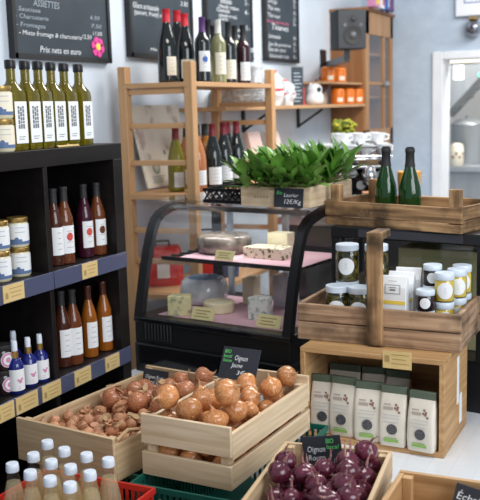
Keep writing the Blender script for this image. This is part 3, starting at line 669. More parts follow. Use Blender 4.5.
q = atx(315, 97, -1.98); t = thing('figurine', 'round white figurine with one black eye patch on the wall shelf', 'figurine', (-1.98, q.y, ZW), -.9)
obj('body', MB().lathe([(.030, 0), (.046, .006), (.054, .03), (.050, .055), (.040, .07), (.045, .085), (.042, .105), (.028, .122), (.006, .128)], 24), M['white_ceramic'], t, smooth=60)
b = MB(); b.lathe([(.015, .0), (.013, .004), (.004, .006)], 14, (0, 0), 0, frame_mat((.043, .012, .090), (0, 1, 0), (0, 0, 1))); obj('eye_patch', b, M['matteblack'], t)
b = MB()
for s in (-1, 1): b.lathe([(.011, .108), (.010, .122), (.003, .133)], 10, (0, s*.026))
obj('ear', b, M['white_ceramic'], t)
q = atx(322.5, 97, -2.06); t = thing('dried_flower_vase', 'cream jar of brown dried flowers beside the orange canisters', 'vase', (-2.06, q.y, ZW))
obj('vase', MB().lathe([(.028, 0), (.032, .004), (.033, .055), (.027, .066), (.029, .075)], 20), M['cream'], t, smooth=50)
b = MB(); q_ = random.Random(4)
for k in range(60):
    a = q_.random()*2*PI; e = q_.random()*.6; l = .05+.06*q_.random(); e_ = (l*math.sin(e)*math.cos(a), l*math.sin(e)*math.sin(a), .06+l*math.cos(e)); b.tube([(0, 0, .06), e_], .0012, 4)
    m = Matrix.Translation(e_); b.lathe([(.003, -.009), (.011, -.003), (.010, .005), (.003, .010)], 7, (0, 0), 0, m)
obj('flowers', b, M['dried'], t)
def canister(px, y_top, X, z, label, W=None):
    q = atx(px, 95, X); h = atx(px, y_top, X).z-z; R = .044
    t = thing('orange_canister', label, 'canister', (X, q.y, z), 0, 'orange canisters on the wall shelf')
    obj('body', MB().lathe([(R*.93, 0), (R, .004), (R, h*.72), (R*.97, h*.80)], 26), M['orange'], t, smooth=50)
    obj('lid', MB().lathe([(R*1.03, h*.80), (R*1.03, h*.87), (R*.85, h*.96), (R*.5, h)], 26), M['orange'], t, smooth=50)
    lb = MB(); lb.patch(R+.0005, h*.15, h*.42, -1.25, -.35, 6, 0); obj('paper_label', lb, M['cream'], t)
for px, w_ in ((337.5, 'left of the bottom three'), (348, 'middle of the bottom three'), (357, 'right of the bottom three')):
    canister(px, 88.5, -1.96, ZW, 'round orange canister with cream sticker, '+w_)
ZU = atx(332, 82.5, -2.0).z
t = thing('wall_shelf', 'tiny upper board carrying two orange canisters under the loudspeaker', 'shelf', (XW, 0, ZU-.012))
obj('board', MB().box((0, atx(319, 82, -1.95).y, 0), (.23, CY-.01, .012)), M['pine']['y'], t)
canister(328, 66.5, -2.0, ZU, 'round orange canister with cream sticker, left one on the upper board')
canister(339.5, 67.5, -2.0, ZU, 'round orange canister with cream sticker, right one on the upper board')

# ------------------------------------------------------------------ wall cabinet
XC = -1.896; CY1 = atx(393, 60, XC).y; zt = atx(365, 10, XC).z; zb_ = atx(366, 148, XC).z
t = thing('wall_cabinet', 'honey wood wall cabinet with glazed door in the corner', 'cabinet', (XW, (CY+CY1)/2, zb_)); H = zt-zb_; W = CY1-CY; D = XC-XW
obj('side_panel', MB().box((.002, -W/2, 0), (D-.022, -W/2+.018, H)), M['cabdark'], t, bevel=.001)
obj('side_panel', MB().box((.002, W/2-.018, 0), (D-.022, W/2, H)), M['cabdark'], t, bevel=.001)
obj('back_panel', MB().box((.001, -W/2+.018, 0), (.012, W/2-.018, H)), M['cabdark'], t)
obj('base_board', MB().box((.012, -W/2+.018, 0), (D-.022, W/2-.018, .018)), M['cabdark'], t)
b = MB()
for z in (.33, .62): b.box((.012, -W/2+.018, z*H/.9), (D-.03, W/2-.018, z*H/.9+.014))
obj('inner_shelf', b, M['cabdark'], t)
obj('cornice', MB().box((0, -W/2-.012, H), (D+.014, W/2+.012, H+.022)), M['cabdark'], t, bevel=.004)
b = MB(); fx0, fx1 = D-.022, D
b.box((fx0, -W/2, 0), (fx1, -W/2+.075, H)); b.box((fx0, W/2-.06, 0), (fx1, W/2, H)); b.box((fx0, -W/2, H-.15), (fx1, W/2, H)); b.box((fx0, -W/2, 0), (fx1, W/2, .12)); b.box((fx0, -W/2+.07, H*.465), (fx1-.002, W/2-.055, H*.49))
dr_ = obj('door', b, M['cabinet']['z'], t, bevel=.002)
mu = W*.17
obj('mullion', MB().box((fx0, mu-.02, .09), (fx1-.002, mu+.02, H-.15)), M['cabinet']['z'], dr_, bevel=.002)
obj('pane', MB().box((D-.014, -W/2+.07, .085), (D-.010, mu-.01, H-.145)), M['glass'], dr_, smooth=0)
obj('pane', MB().box((D-.014, mu+.01, .085), (D-.010, W/2-.05, H-.145)), M['glass'], dr_, smooth=0)
obj('handle', MB().box((D, mu-.05, H*.47), (D+.02, mu+.05, H*.49)).cbox((D+.012, mu, H*.48), (.024, .03, .035)), M['steel'], dr_)
# glassware inside, one thing per glass
for k, (y, z) in enumerate(((-.16, .347), (-.06, .347), (-.15, .634), (-.04, .634), (-.10, .018))):
    tt = thing('drinking_glass', 'clear glass inside the wall cabinet behind its door', 'glass', (XW+D*.62, (CY+CY1)/2+y, zb_+z*H/.9+(0 if z < .1 else .0003)), 0, 'glasses inside the wall cabinet')
    obj('bowl', MB().lathe([(.03, 0), (.032, .003), (.036, .11), (.034, .112)], 18, cap=False), M['glass'], tt)
# packs on top of the cabinet
for k, (px, w, h, m, lab) in enumerate(((352, .10, .12, 'pinkprint', 'pink pack on top of the wall cabinet, left'), (362, .08, .14, 'paper', 'white pack on top of the wall cabinet, middle'), (376, .09, .12, 'blue', 'blue and white pack on top of the wall cabinet'), (384, .10, .10, 'purple', 'dark purple pack on top of the wall cabinet, right'))):
    q = atx(px, 10, -1.86)
    tt = thing('snack_pack', lab, 'pack', (-1.86, CY+.06+.125*k, zt+.022), .1*k, 'packs on top of the wall cabinet')
    obj('box', MB().box((-.03, -w/2, 0), (.03, w/2, h)), M[m], tt, smooth=0, bevel=.003)
    obj('front_label', MB().box((.03, -w*.35, h*.15), (.0312, w*.35, h*.6)), M[('yellowprint', 'redprint', 'paper', 'yellowprint')[k]], tt, smooth=0)
# loudspeaker on a wall arm
q = atd(348, 31, 5.25); sp = Vector((q.x, q.y, q.z))
rz = math.atan2(-1, .42)+PI/2
t = thing('loudspeaker', 'black loudspeaker held by a wall arm in front of the wooden cabinet', 'loudspeaker', (sp.x, sp.y, sp.z-.107), .62)
w, d, h = .170, .16, .222
obj('body', MB().box((-w/2, -d/2, 0), (w/2, d/2, h)), plain('speaker_vinyl', (.022, .026, .032), .5), t, bevel=.006)
fm = frame_mat((0, -d/2, 0), (1, 0, 0), (0, 0, 1))
obj('woofer', MB().lathe([(.056, .0), (.056, .004), (.047, .004), (.030, -.0)], 28, (.006, .078), 0, fm, cap=False).lathe([(.046, .0005), (.046, .001)], 28, (.006, .078), 0, fm), M['matteblack'], t)
obj('dust_cap', MB().lathe([(.020, .001), (.016, .007), (.006, .010)], 20, (.006, .078), 0, fm), plain('speaker_cone', (.10, .10, .11), .35), t, smooth=60)
obj('tweeter', MB().lathe([(.026, 0), (.026, .003), (.014, .003), (.012, .006), (.004, .008)], 24, (.006, .165), 0, fm), M['black'], t, smooth=50)
b = MB()
for s in (-1, 1): b.lathe([(.010, 0), (.010, .002)], 14, (.006+s*.048, .135), 0, fm)
obj('port', b, M['blackgloss'], t)
wp = atx(322, 57, XW); IV = (Matrix.Translation((sp.x, sp.y, sp.z-.107)) @ Matrix.Rotation(.62, 4, 'Z')).inverted(); e = IV @ Vector((XW+.032, wp.y, sp.z-.16)); k = (0, .03, -.05)
obj('wall_arm', MB().bar((0, .03, .002), k, .03, .03).bar(k, e, .03, .04).add([IV @ Vector((XW+a, wp.y+b_, sp.z-.16+c)) for a, b_, c in ((.001, -.04, -.08), (.001, .04, -.08), (.001, .04, .10), (.001, -.04, .10), (.016, -.04, -.08), (.016, .04, -.08), (.016, .04, .10), (.016, -.04, .10))], [(0, 3, 2, 1), (4, 5, 6, 7), (0, 1, 5, 4), (1, 2, 6, 5), (2, 3, 7, 6), (3, 0, 4, 7)]), M['black'], t, smooth=0)
t_arm = t
# ------------------------------------------------------------------ counter (white tiled top)
ZC = .66
t = thing('counter', 'white tiled counter carrying the cheese display and the wooden case', 'counter', (0, 0, 0))
poly = [(-1.735, 2.50), (-1.00, 2.50), (-1.00, 2.245), (-.805, 2.245), (-.805, 1.915), (.30, 1.915), (.30, 3.62), (-1.735, 3.62)]
# keep clear of the ladder: cut the back left corner
poly = [(-1.735, 2.50), (-1.00, 2.50), (-1.00, 2.245), (-.805, 2.245), (-.805, 1.915), (.30, 1.915), (.30, 3.62), (-1.60, 3.62), (-1.60, 3.19), (-1.735, 3.19)]
obj('top', MB().prism(poly, ZC-.035, ZC), M['tiles'], t, smooth=0)
b = MB(); ins = [(-1.70, 2.54), (-.96, 2.54), (-.96, 2.28), (-.77, 2.28), (-.77, 1.96), (.26, 1.96), (.26, 3.58), (-1.56, 3.58), (-1.56, 3.16), (-1.70, 3.16)]
obj('base', b.prism(ins, 0, ZC-.035), M['white_paint'], t, smooth=0)

# ------------------------------------------------------------------ cheese display
OC = (-1.722, 2.66); RC = -.147; CW = .65; CD = .52
t = thing('cheese_display', 'black counter-top cheese display with curved glass front', 'display case', (OC[0], OC[1], ZC), RC)
def z_(z): return z-ZC
prof = [(0.000, .85), (.024, .95), (.044, 1.03), (.066, 1.095), (.082, 1.14), (.098, 1.175), (.118, 1.203), (.150, 1.225), (.20, 1.239), (.26, 1.248), (.36, 1.255), (CD-.01, 1.257)]
obj('base', MB().box((0, 0, 0), (CW, CD, z_(.765))), M['black'], t, bevel=.003)
obj('front_panel', MB().box((.012, -.004, z_(.69)), (CW-.012, .004, z_(.762))), M['blackgloss'], t, bevel=.002)
obj('deck', MB().box((.0, .004, z_(.765)), (CW, CD, z_(.862))), M['black'], t, bevel=.004)
g = MB()
for k in range(9): g.box((.05+.014*k, -.002, z_(.78)), (.056+.014*k, .005, z_(.845)))
obj('vent_grille', g, M['matteblack'], t, bevel=.004)
def side(u0, u1, inset, mat, name):
    a = prof; n = len(a); th = inset
    b = MB(); vs = []
    for i, (v, z) in enumerate(a):
        d = Vector((a[min(i+1, n-1)][0]-a[max(i-1, 0)][0], a[min(i+1, n-1)][1]-a[max(i-1, 0)][1])).normalized(); nn = Vector((d.y, -d.x))
        for u in (u0, u1):
            vs.append((u, v, z_(z))); vs.append((u, v+nn.x*th, z_(z)+nn.y*th))
    # quad strip: outer u0,u1 / inner u0,u1
    fs = []
    for i in range(n-1):
        o = 4*i; p = o+4
        fs += [(o, p, p+2, o+2), (o+1, o+3, p+3, p+1), (o, o+1, p+1, p), (o+2, p+2, p+3, o+3)]
    fs += [(0, 2, 3, 1), (4*(n-1), 4*(n-1)+1, 4*(n-1)+3, 4*(n-1)+2)]
    b.add(vs, fs); return obj(name, b, mat, t, smooth=40)
side(0, .034, .024, M['black'], 'side_frame'); side(CW-.030, CW, .026, M['black'], 'side_frame')
fg = side(.034, CW-.030, .005, M['glass'], 'front_glass')
for u in (.004, CW-.006):    # side panes
    pl = [(v+.01, z_(z)-.01) for v, z in prof]+[(CD-.02, z_(.862)), (.01, z_(.862))]
    fmx = Matrix(((0, 0, 1, u), (1, 0, 0, 0), (0, 1, 0, 0), (0, 0, 0, 1)))
    obj('side_glass', MB().prism(pl, 0, .003, 0, fmx), M['glass'], t, smooth=0)
b = MB()
for u in (0, CW-.028): b.box((u, CD-.03, z_(.862)), (u+.028, CD, z_(1.262)))
b.box((0, CD-.03, z_(1.238)), (CW, CD, z_(1.262))); obj('back_frame', b, M['black'], t, bevel=.002)
obj('back_door', MB().box((.03, CD-.012, z_(.862)), (CW*.52, CD-.009, z_(1.24))), M['glass'], t, smooth=0)
obj('back_door', MB().box((CW*.5, CD-.02, z_(.862)), (CW-.03, CD-.017, z_(1.24))), M['glass'], t, smooth=0)
obj('door_stile', MB().box((CW*.5, CD-.024, z_(.862)), (CW*.5+.022, CD-.008, z_(1.24))), M['steel'], t, smooth=0)
obj('lower_trim', MB().box((0, -.001, z_(.842)), (CW, .014, z_(.858))), M['blackgloss'], t, bevel=.002)
obj('top_plate', MB().box((.0, .16, z_(1.2575)), (CW, CD, z_(1.266))), M['glass'], t, smooth=0)
ll = bpy.data.lights.new('display_fill', 'AREA'); ll.shape = 'RECTANGLE'; ll.size = .5; ll.size_y = .02; ll.energy = .8; ll.color = (1, .97, .92)  # fill light added to brighten the inside of the display
lo = bpy.data.objects.new('display_fill', ll); C.objects.link(lo); lo.parent = t; lo.location = (CW/2, .215, z_(1.2235))
obj('fill_bar', MB().box((.05, .20, z_(1.225)), (CW-.05, .23, z_(1.240))), M['steel'], t)  # steel bar added to carry the fill light
ZI = 1.058
b = MB()
for k in range(7): b.box((.03, .14+.05*k, z_(ZI)-.006), (CW-.034, .146+.05*k, z_(ZI)))
for k in range(9): b.box((.04+.07*k, .14, z_(ZI)-.009), (.046+.07*k, .445, z_(ZI)-.003))
b.box((.03, .134, z_(ZI)-.012), (CW-.034, .142, z_(ZI)+.002)); b.box((.03, .445, z_(ZI)-.012), (CW-.034, .452, z_(ZI)+.002))
obj('wire_shelf', b, M['matteblack'], t, smooth=0)
b = MB()
for u in (.085,): b.box((u, CD-.045, z_(.862)), (u+.022, CD-.031, z_(1.235)))
obj('shelf_post', b, M['steel'], t)
obj('shelf_paper', MB().box((.11, .138, z_(ZI)+.0022), (CW-.036, .44, z_(ZI)+.0035)), M['pinkpaper'], t, smooth=0)
obj('floor_paper', MB().box((.07, .055, z_(.862)), (CW-.05, .44, z_(.8635))), M['pinkpaper'], t, smooth=0)
MC = Matrix.Translation((OC[0], OC[1], 0)) @ Matrix.Rotation(RC, 4, 'Z')
def incase(u, v, z): return MC @ Vector((u, v, z))
def onfloor(px, py, z):     # photo point on a level inside the display
    return atz(px, py, z)
ZF = .8637; ZP = ZI+.0037
def cheese(name, label, loc, mb, mat, rz=RC, extra=None, cat='cheese'):
    t = thing(name, label, cat, loc, rz, 'cheeses inside the cheese display'); obj('body', mb, mat, t, smooth=40, bevel=.002)
    if extra: obj(*extra, t)
    return t
def wedge(w, d, h): return MB().prism([(-w/2, -d/2), (w/2, -d/2), (w*.42, d/2), (-w*.42, d/2)], 0, h)
p = onfloor(177, 316, ZF); cheese('cheese_block', 'yellow blue-veined cheese block standing in front left on the display floor', (p.x, p.y+.03, ZF), wedge(.085, .055, .070), M['bluecheese'], RC+.45)
p = onfloor(183, 309, ZF)
tw = thing('round_cheese', 'large film-wrapped cheese wheel with blue top on the display floor', 'cheese', (p.x+.018, p.y+.135, ZF), 0, 'cheeses inside the cheese display')
obj('body', MB().lathe([(.075, 0), (.088, .01), (.092, .045), (.084, .085), (.07, .095)], 28), M['wrap'], tw, smooth=50)
obj('blue_top', MB().lathe([(.062, .0955), (.058, .099), (.02, .100)], 24), plain('blue_wrapper', (.13, .23, .36), .4), tw)
p = onfloor(214, 314, ZF); cheese('cheese_block', 'low pale half cheese in the middle of the display floor', (p.x, p.y+.04, ZF), MB().lathe([(.052, 0), (.056, .004), (.056, .036), (.052, .040)], 24), M['cheese'])
p = onfloor(242, 308, ZF); cheese('cheese_wedge', 'tall yellow cheese wedge behind the low pale half', (p.x+.0, p.y+.09, ZF), wedge(.045, .08, .10), M['cheese'], RC+.2)
p = onfloor(257, 321, ZF); cheese('cheese_wedge', 'white blue-flecked cheese wedge at the right of the display floor', (p.x, p.y+.035, ZF), wedge(.075, .055, .078), M['roquefort'], RC+.1)
p = onfloor(275, 312, ZF); cheese('cheese_wedge', 'film-wrapped pale cheese at the far right of the display floor', (p.x, p.y+.11, ZF), wedge(.07, .08, .12), M['wrap'])
p = onfloor(212, 256, ZP)
tw = thing('round_cheese', 'brown film-wrapped cheese wheel on the wire shelf', 'cheese', (p.x, p.y+.10, ZP), 0, 'cheeses inside the cheese display')
obj('body', MB().lathe([(.088, 0), (.100, .012), (.101, .050), (.090, .066), (.05, .072)], 28), M['wheel'], tw, smooth=50)
p = onfloor(263, 260, ZP); cheese('cheese_slab', 'herb-spotted pale cheese slab at the right of the wire shelf', (p.x, p.y+.055, ZP), wedge(.165, .085, .040), M['spotcheese'])
cheese('cheese_block', 'small white cheese behind the spotted slab on the wire shelf', (p.x+.01, p.y+.145, ZP), wedge(.085, .06, .078), M['cheese'])
def shopcard(px, py, z, w, h, label, tilt=-.5, dv=.012):
    p = onfloor(px, py, z); t = thing('price_card', label, 'price card', (p.x, p.y+dv, z+.0008), RC, 'yellow price cards inside the cheese display')
    fm = Matrix.Rotation(PI/2+tilt, 4, 'X')
    c = MB().box((-w/2, 0, 0), (w/2, h, .0015), 0, fm)
    for k in range(3): c.box((-w*.36+.004*(k % 2), h*(.68-.24*k), .0016), (w*(.30-.12*(k % 2)), h*(.76-.24*k), .0019), 1, fm)
    obj('card', c, [M['cheesetag'], M['tagink']], t, smooth=0)
M['cheesetag'] = plain('pale_yellow_card', (.76, .68, .36), .6)
shopcard(200, 321, ZF, .095, .045, 'yellow price card in front of the blue-veined block')
shopcard(266, 329, ZF, .095, .045, 'yellow price card at the right front of the display floor')
shopcard(222, 261, ZP, .080, .036, 'yellow price card at the front of the wire shelf')

# ------------------------------------------------------------------ crate maker
def slat_panel(mb, L, zs, th, axis, off, bow=0):
    for (z0, z1) in zs:
        if axis == 'x': mb.box((-L/2, off-th/2, z0), (L/2, off+th/2, z1))
        else: mb.box((off-th/2, -L/2, z0), (off+th/2, L/2, z1))
def crate(name, label, cat, loc, rz, W, L, H, fs, ss, wm, th=.008, floor=.012, post=.018, group=None, bev=.0012, floorz=0., posth=None):
    """W along x, L along y; fs / ss = slat heights of the front-back / side panels"""
    t = thing(name, label, cat, loc, rz, group)
    for nm, s in (('front_panel', -1), ('back_panel', 1)):
        b = MB(); slat_panel(b, W, fs, th, 'x', s*(L/2-th/2)); obj(nm, b, wm['x'], t, smooth=0, bevel=bev)
    for s in (-1, 1):
        b = MB(); slat_panel(b, L-2*th-.0006, ss, th, 'y', s*(W/2-th/2)); obj('side_panel', b, wm['y'], t, smooth=0, bevel=bev)
    obj('base', MB().box((-W/2+th, -L/2+th, floorz), (W/2-th, L/2-th, floorz+floor)), wm['y'], t, smooth=0)
    if post:
        for sx in (-1, 1):
            for sy in (-1, 1):
                x = sx*(W/2-th-post/2-.0003); y = sy*(L/2-th-post/2-.0003)
                obj('corner_post', MB().box((x-post/2, y-post/2, floorz+floor), (x+post/2, y+post/2, posth or H-.004)), wm['z'], t, smooth=0, bevel=bev)
    return t
def chalk_sign(label, loc, w, h, lines, rot, name='price_slate', stake=True):
    """lines: (text, x0, y0, width, height, material) in fractions of the slate; loc = bottom centre"""
    t = thing(name, label, 'sign', loc, 0, 'small chalk price slates', rot)
    obj('slate', MB().box((-w/2, -.0015, 0), (w/2, .0015, h)), M['sign'], t, smooth=0, bevel=.0008)
    ms = {}
    for (s, x, y, ww, hh, mk) in lines: text_mb(ms.setdefault(mk, MB()), s, ww*w, hh*h, 0, frame_mat((-w/2+x*w, -.0016, y*h), (1, 0, .0), (0, 0, 1)))
    for mk, mb in ms.items(): obj('lettering', mb, M[mk], t, smooth=0)
    return t

# ------------------------------------------------------------------ on top of the display
ZK = 1.2662
lt = crate('laurel_crate', 'small pale wooden crate full of laurel on top of the cheese display', 'crate', (0, 0, ZK), -.07, .250, .34, .066, [(0, .064)], [(0, .066)], M['crate'], th=.009, post=.014)
fl_ = atz(246, 207, ZK); fr_ = atz(302, 211.5, ZK)
mid = (fl_+fr_)/2; m2 = Matrix.Rotation(-.07, 3, 'Z') @ Vector((0, .17, 0)); lt.location = (mid.x+m2.x-.018, mid.y+m2.y+.055, ZK+.0004)
b = MB()
for k in range(5): b.box((-.075+.011*k, -.1706, .028), (-.068+.011*k, -.1700, .036))
obj('stencil_mark', b, plain('faint_stencil', (.42, .31, .19), .8), lt, smooth=0)
sp_ = lt.matrix_basis @ Vector((.052, -.1775, .012))
chalk_sign('small black slate with laurel price leaning on the pale laurel crate', (sp_.x, sp_.y, sp_.z-.0115), .104, .062, [('Laurier', .34, .55, .50, .20, 'chalk'), ('12€/Kg', .36, .20, .58, .24, 'chalk'), ('Bio', .08, .66, .2, .2, 'chalkgreen')], (-.09, .02, -.10))
# laurel sprigs
def leaf(mb, base, dirv, up, L, W, curl, mi=0):
    d = Vector(dirv).normalized(); s = d.cross(Vector(up)).normalized(); n = s.cross(d)
    base = Vector(base); st = [(0, .0), (.12, .32), (.32, .85), (.5, 1.), (.7, .82), (.88, .42), (1, 0)]; vs = []
    for f, w in st:
        c = base+d*(L*f)-n*(curl*L*f*f)
        for q in (-1, 0, 1): vs.append(c+s*(q*w*W/2)+n*(abs(q)*w*W*.16))
    fs = []
    for i in range(len(st)-1):
        for j in (0, 1): fs.append((3*i+j, 3*i+j+1, 3*i+3+j+1, 3*i+3+j))
    mb.add(vs, fs, mi)
q_ = random.Random(21)
lf = MB(); ML = Matrix.Translation(lt.location) @ Matrix.Rotation(-.07, 4, 'Z')
for iy in range(7):
    for ix in range(6):
        x = -.098+.039*ix+q_.uniform(-.010, .010); y = -.140+.046*iy+q_.uniform(-.012, .012)
        lx = x/.095*(.30 if x < 0 else .20)+q_.uniform(-.2, .15); ly = y/.14*(.20 if y < 0 else -.10)+q_.uniform(-.22, .22)-(.30 if iy == 0 else .12 if iy == 1 else 0)
        ax = Vector((math.sin(lx), math.sin(ly), 1)).normalized(); H = .098*q_.uniform(.8, 1.1)
        z0 = .028
        pts = [Vector((x, y, z0))+ax*(H*k/3) for k in range(4)]
        lf.tube([ML @ p for p in pts], [.0024, .002, .0016, .001], 4, 1)
        n = 9; s1 = ax.cross(Vector((0, 1, 0))).normalized(); s2 = ax.cross(s1)
        for k in range(n):
            f = .30+.70*k/(n-1); aa = k*2.4+ix+iy*1.7; b0 = Vector((x, y, z0))+ax*(H*f)
            e = (1.10-.85*f)*q_.uniform(.75, 1.2); d = ax*math.cos(e)+(s1*math.cos(aa)+s2*math.sin(aa))*math.sin(e)
            if (b0+d*.09).z < .045: d.z += .5
            leaf(lf, ML @ b0, (ML.to_3x3() @ d), (0, 0, 1) if abs(d.normalized().z) < .95 else (1, 0, 0), q_.uniform(.070, .098), q_.uniform(.033, .045), q_.uniform(.05, .35), 0 if q_.random() < .6 else 2)
o = obj('laurel_leaves', lf, [M['leaf'], M['leafstem'], M['leaf2']], None, smooth=60)
tag(o, 'dense bunch of fresh green laurel leaves filling the pale crate', 'herbs'); o['kind'] = 'stuff'
# black lattice basket
p = atz(222, 206.5, ZK)
t = thing('plastic_basket', 'black plastic lattice basket on the cheese display beside the laurel', 'basket', (p.x-.015, p.y+.19, ZK+.0004), RC)
w, l, h = .180, .20, .050; b = MB()
for s in (-1, 1):
    for (a, L, ax) in ((w, l, 'x'), (l, w, 'y')):
        n = 7
        for k in range(n):
            for dd in (-1, 1):
                x0 = -a/2+a*k/n; x1 = x0+a/n
                za, zb2 = (.010, h-.010) if dd > 0 else (h-.010, .010)
                if ax == 'x': b.bar((x0, s*l/2, za), (x1, s*l/2, zb2), .004, .004)
                else: b.bar((s*w/2, x0, za), (s*w/2, x1, zb2), .004, .004)
obj('lattice', b, M['black'], t, smooth=0)
b = MB()
for z in (.005, h-.006):
    for s in (-1, 1): b.cbox((0, s*l/2, z), (w+.01, .008, .011)); b.cbox((s*w/2, 0, z), (.008, l+.01, .011))
obj('rim', b, M['black'], t, smooth=0); obj('base', MB().box((-w/2, -l/2, 0), (w/2, l/2, .004)), M['black'], t, smooth=0)

# ------------------------------------------------------------------ second, black display under the champagne
ZU2 = 1.205
t = thing('black_display', 'low black glass display behind the jars, champagne crate on top', 'display case', (-.985, 2.695, ZC), RC); w = .80; d = .66; h = ZU2-ZC
obj('top', MB().box((0, 0, h-.036), (w, d, h)), M['black'], t, bevel=.004)
obj('base', MB().box((0, .012, 0), (w, d, .16)), M['black'], t, bevel=.003)
for u in (0, w*.60, w-.035):
    obj('upright', MB().box((u, .004, .16), (u+.035, .034, h-.036)), M['black'], t, bevel=.002)
for u in (0, w-.03): obj('upright', MB().box((u, d-.03, .16), (u+.03, d, h-.036)), M['black'], t, bevel=.002)
obj('front_glass', MB().box((.035, .012, .16), (w-.035, .016, h-.036)), M['glass'], t, smooth=0)
obj('side_glass', MB().box((.006, .034, .16), (.010, d-.03, h-.036)), M['glass'], t, smooth=0)
obj('back_panel', MB().box((.03, d-.02, .16), (w-.03, d-.012, h-.036)), M['matteblack'], t)
obj('front_strip', MB().box((.10, -.003, h-.030), (w*.55, .0, h-.006)), plain('dark_grey_strip', (.05, .05, .06), .3), t)
M2 = Matrix.Translation((-.985, 2.695, ZC)) @ Matrix.Rotation(RC, 4, 'Z')
p = M2 @ Vector((.33, .20, .1605)); t2 = thing('carton', 'pale yellow-green carton behind the glass of the low black display', 'carton', p, RC)
obj('body', MB().box((-.15, -.08, 0), (.17, .10, .31)), plain('pale_olive_card', (.42, .40, .22), .6), t2, bevel=.003)
obj('front_label', MB().box((-.07, -.0815, .09), (.10, -.0802, .29)), plain('olive_card', (.34, .36, .17), .6), t2, smooth=0)
p = M2 @ Vector((.11, .16, .1605)); t2 = thing('carton', 'brown carton at the left inside the low black display', 'carton', p, RC)
obj('body', MB().box((-.06, -.07, 0), (.06, .07, .22)), plain('brown_card', (.10, .07, .05), .6), t2, bevel=.003)
obj('front_label', MB().box((-.04, -.0715, .06), (.04, -.0702, .16)), plain('tan_card', (.20, .15, .10), .6), t2, smooth=0)

# champagne crate
RK = -.27
fl_ = Vector((-1.018, 2.737, ZU2)); L = .485; W_ = .27
cw = Matrix.Rotation(RK, 3, 'Z') @ Vector((L/2, W_/2, 0)); cc = fl_+cw
ct = crate('champagne_crate', 'long weathered wooden crate with stencilled letters holding two green bottles', 'crate', (cc.x, cc.y, ZU2), RK, L, W_, .078, [(0, .026), (.029, .076)], [(.0, .036), (.039, .078)], M['old'], th=.012, post=0, bev=.002)
for sx in (-1, 1):
    for sy in (-1, 1):
        x = sx*(L/2-.012-.019); y = sy*(W_/2-.012-.012)
        obj('corner_post', MB().box((x-.018, y-.011, .012), (x+.018, y+.011, .128)), M['old']['z'], ct, bevel=.002)
b = MB(); fm = frame_mat((-L/2+.13, -W_/2-.0002, .038), (1, 0, 0), (0, 0, 1)); text_mb(b, 'VIEMO', .11, .013, 0, fm, 0)
obj('stencil', b, plain('black_stencil', (.10, .065, .04), .9), ct, smooth=0)
MK = Matrix.Translation(ct.location) @ Matrix.Rotation(RK, 4, 'Z'); KI = MK.inverted()
CHAMP = [(.036, 0), (.0425, .004), (.044, .015), (.044, .118), (.0415, .145), (.031, .188), (.0215, .224), (.0165, .250), (.0152, .292), (.0165, .294), (.0175, .300), (.0172, .312), (.010, .318)]
for (px, py, lab) in ((386, 147, 'dark green champagne bottle with black foil, left one in the weathered crate'), (410, 147.5, 'dark green champagne bottle with black foil, right one, standing in the weathered crate')):
    r_ = ray(px, py); o_ = KI @ EYE; dd = KI.to_3x3() @ r_; tt = (.02-o_.y)/dd.y; q = EYE+r_*tt
    base = ZU2+.0125; s = (q.z-base)/.318
    wine('champagne_bottle', lab, (q.x, q.y, base), CHAMP, M['champ'], M['matteblack'], .085, None, (.04, .12), .8, -1.2, 'bottle', 'champagne bottles in the weathered crate', None, s).scale = (1.14, 1.14, 1)

# ------------------------------------------------------------------ wooden case with seed bags
t = thing('wooden_case', 'open wooden case on its side holding paper seed bags', 'case', (-.715, 2.25, ZC)); w = .402; d = .285; h = .266; th = .014
obj('top_panel', MB().box((-w/2, 0, h-th), (w/2, d, h)), M['winebox']['x'], t, bevel=.0015)
obj('bottom_panel', MB().box((-w/2, 0, 0), (w/2, d, th)), M['winebox']['x'], t, bevel=.0015)
for s in (-1, 1):
    x = s*(w/2-th/2); obj('side_panel', MB().box((x-th/2, 0, th), (x+th/2, d, h-th)), M['winebox']['y'], t, bevel=.0015)
obj('back_panel', MB().box((-w/2+th, d-.008, th), (w/2-th, d, h-th)), M['winebox']['x'], t)
b = MB(); b.box((w/2, .15, .10), (w/2+.0008, .175, .235)); b.box((w/2, .185, .035), (w/2+.0008, .215, .12)); obj('paper_label', b, M['paper'], t, smooth=0)
lp = aty(397, 361, 2.248)
t2 = thing('price_card', 'yellow price card hanging on the top front edge of the wooden case', 'price card', (lp.x, 2.2499, lp.z-.022))
c = MB().box((-.039, -.0015, 0), (.039, 0, .047)); fm = frame_mat((-.036, -.0016, .003), (1, 0, 0), (0, 0, 1))
c.box((.002, .014, 0), (.015, .032, .0003), 1, fm)
for k in range(3): c.box((.020+.003*(k % 2), .034-.012*k, 0), (.068-.008*(k % 2), .036-.012*k, .0003), 1, fm)
obj('card', c, [M['tag'], M['tagink']], t2, smooth=0)
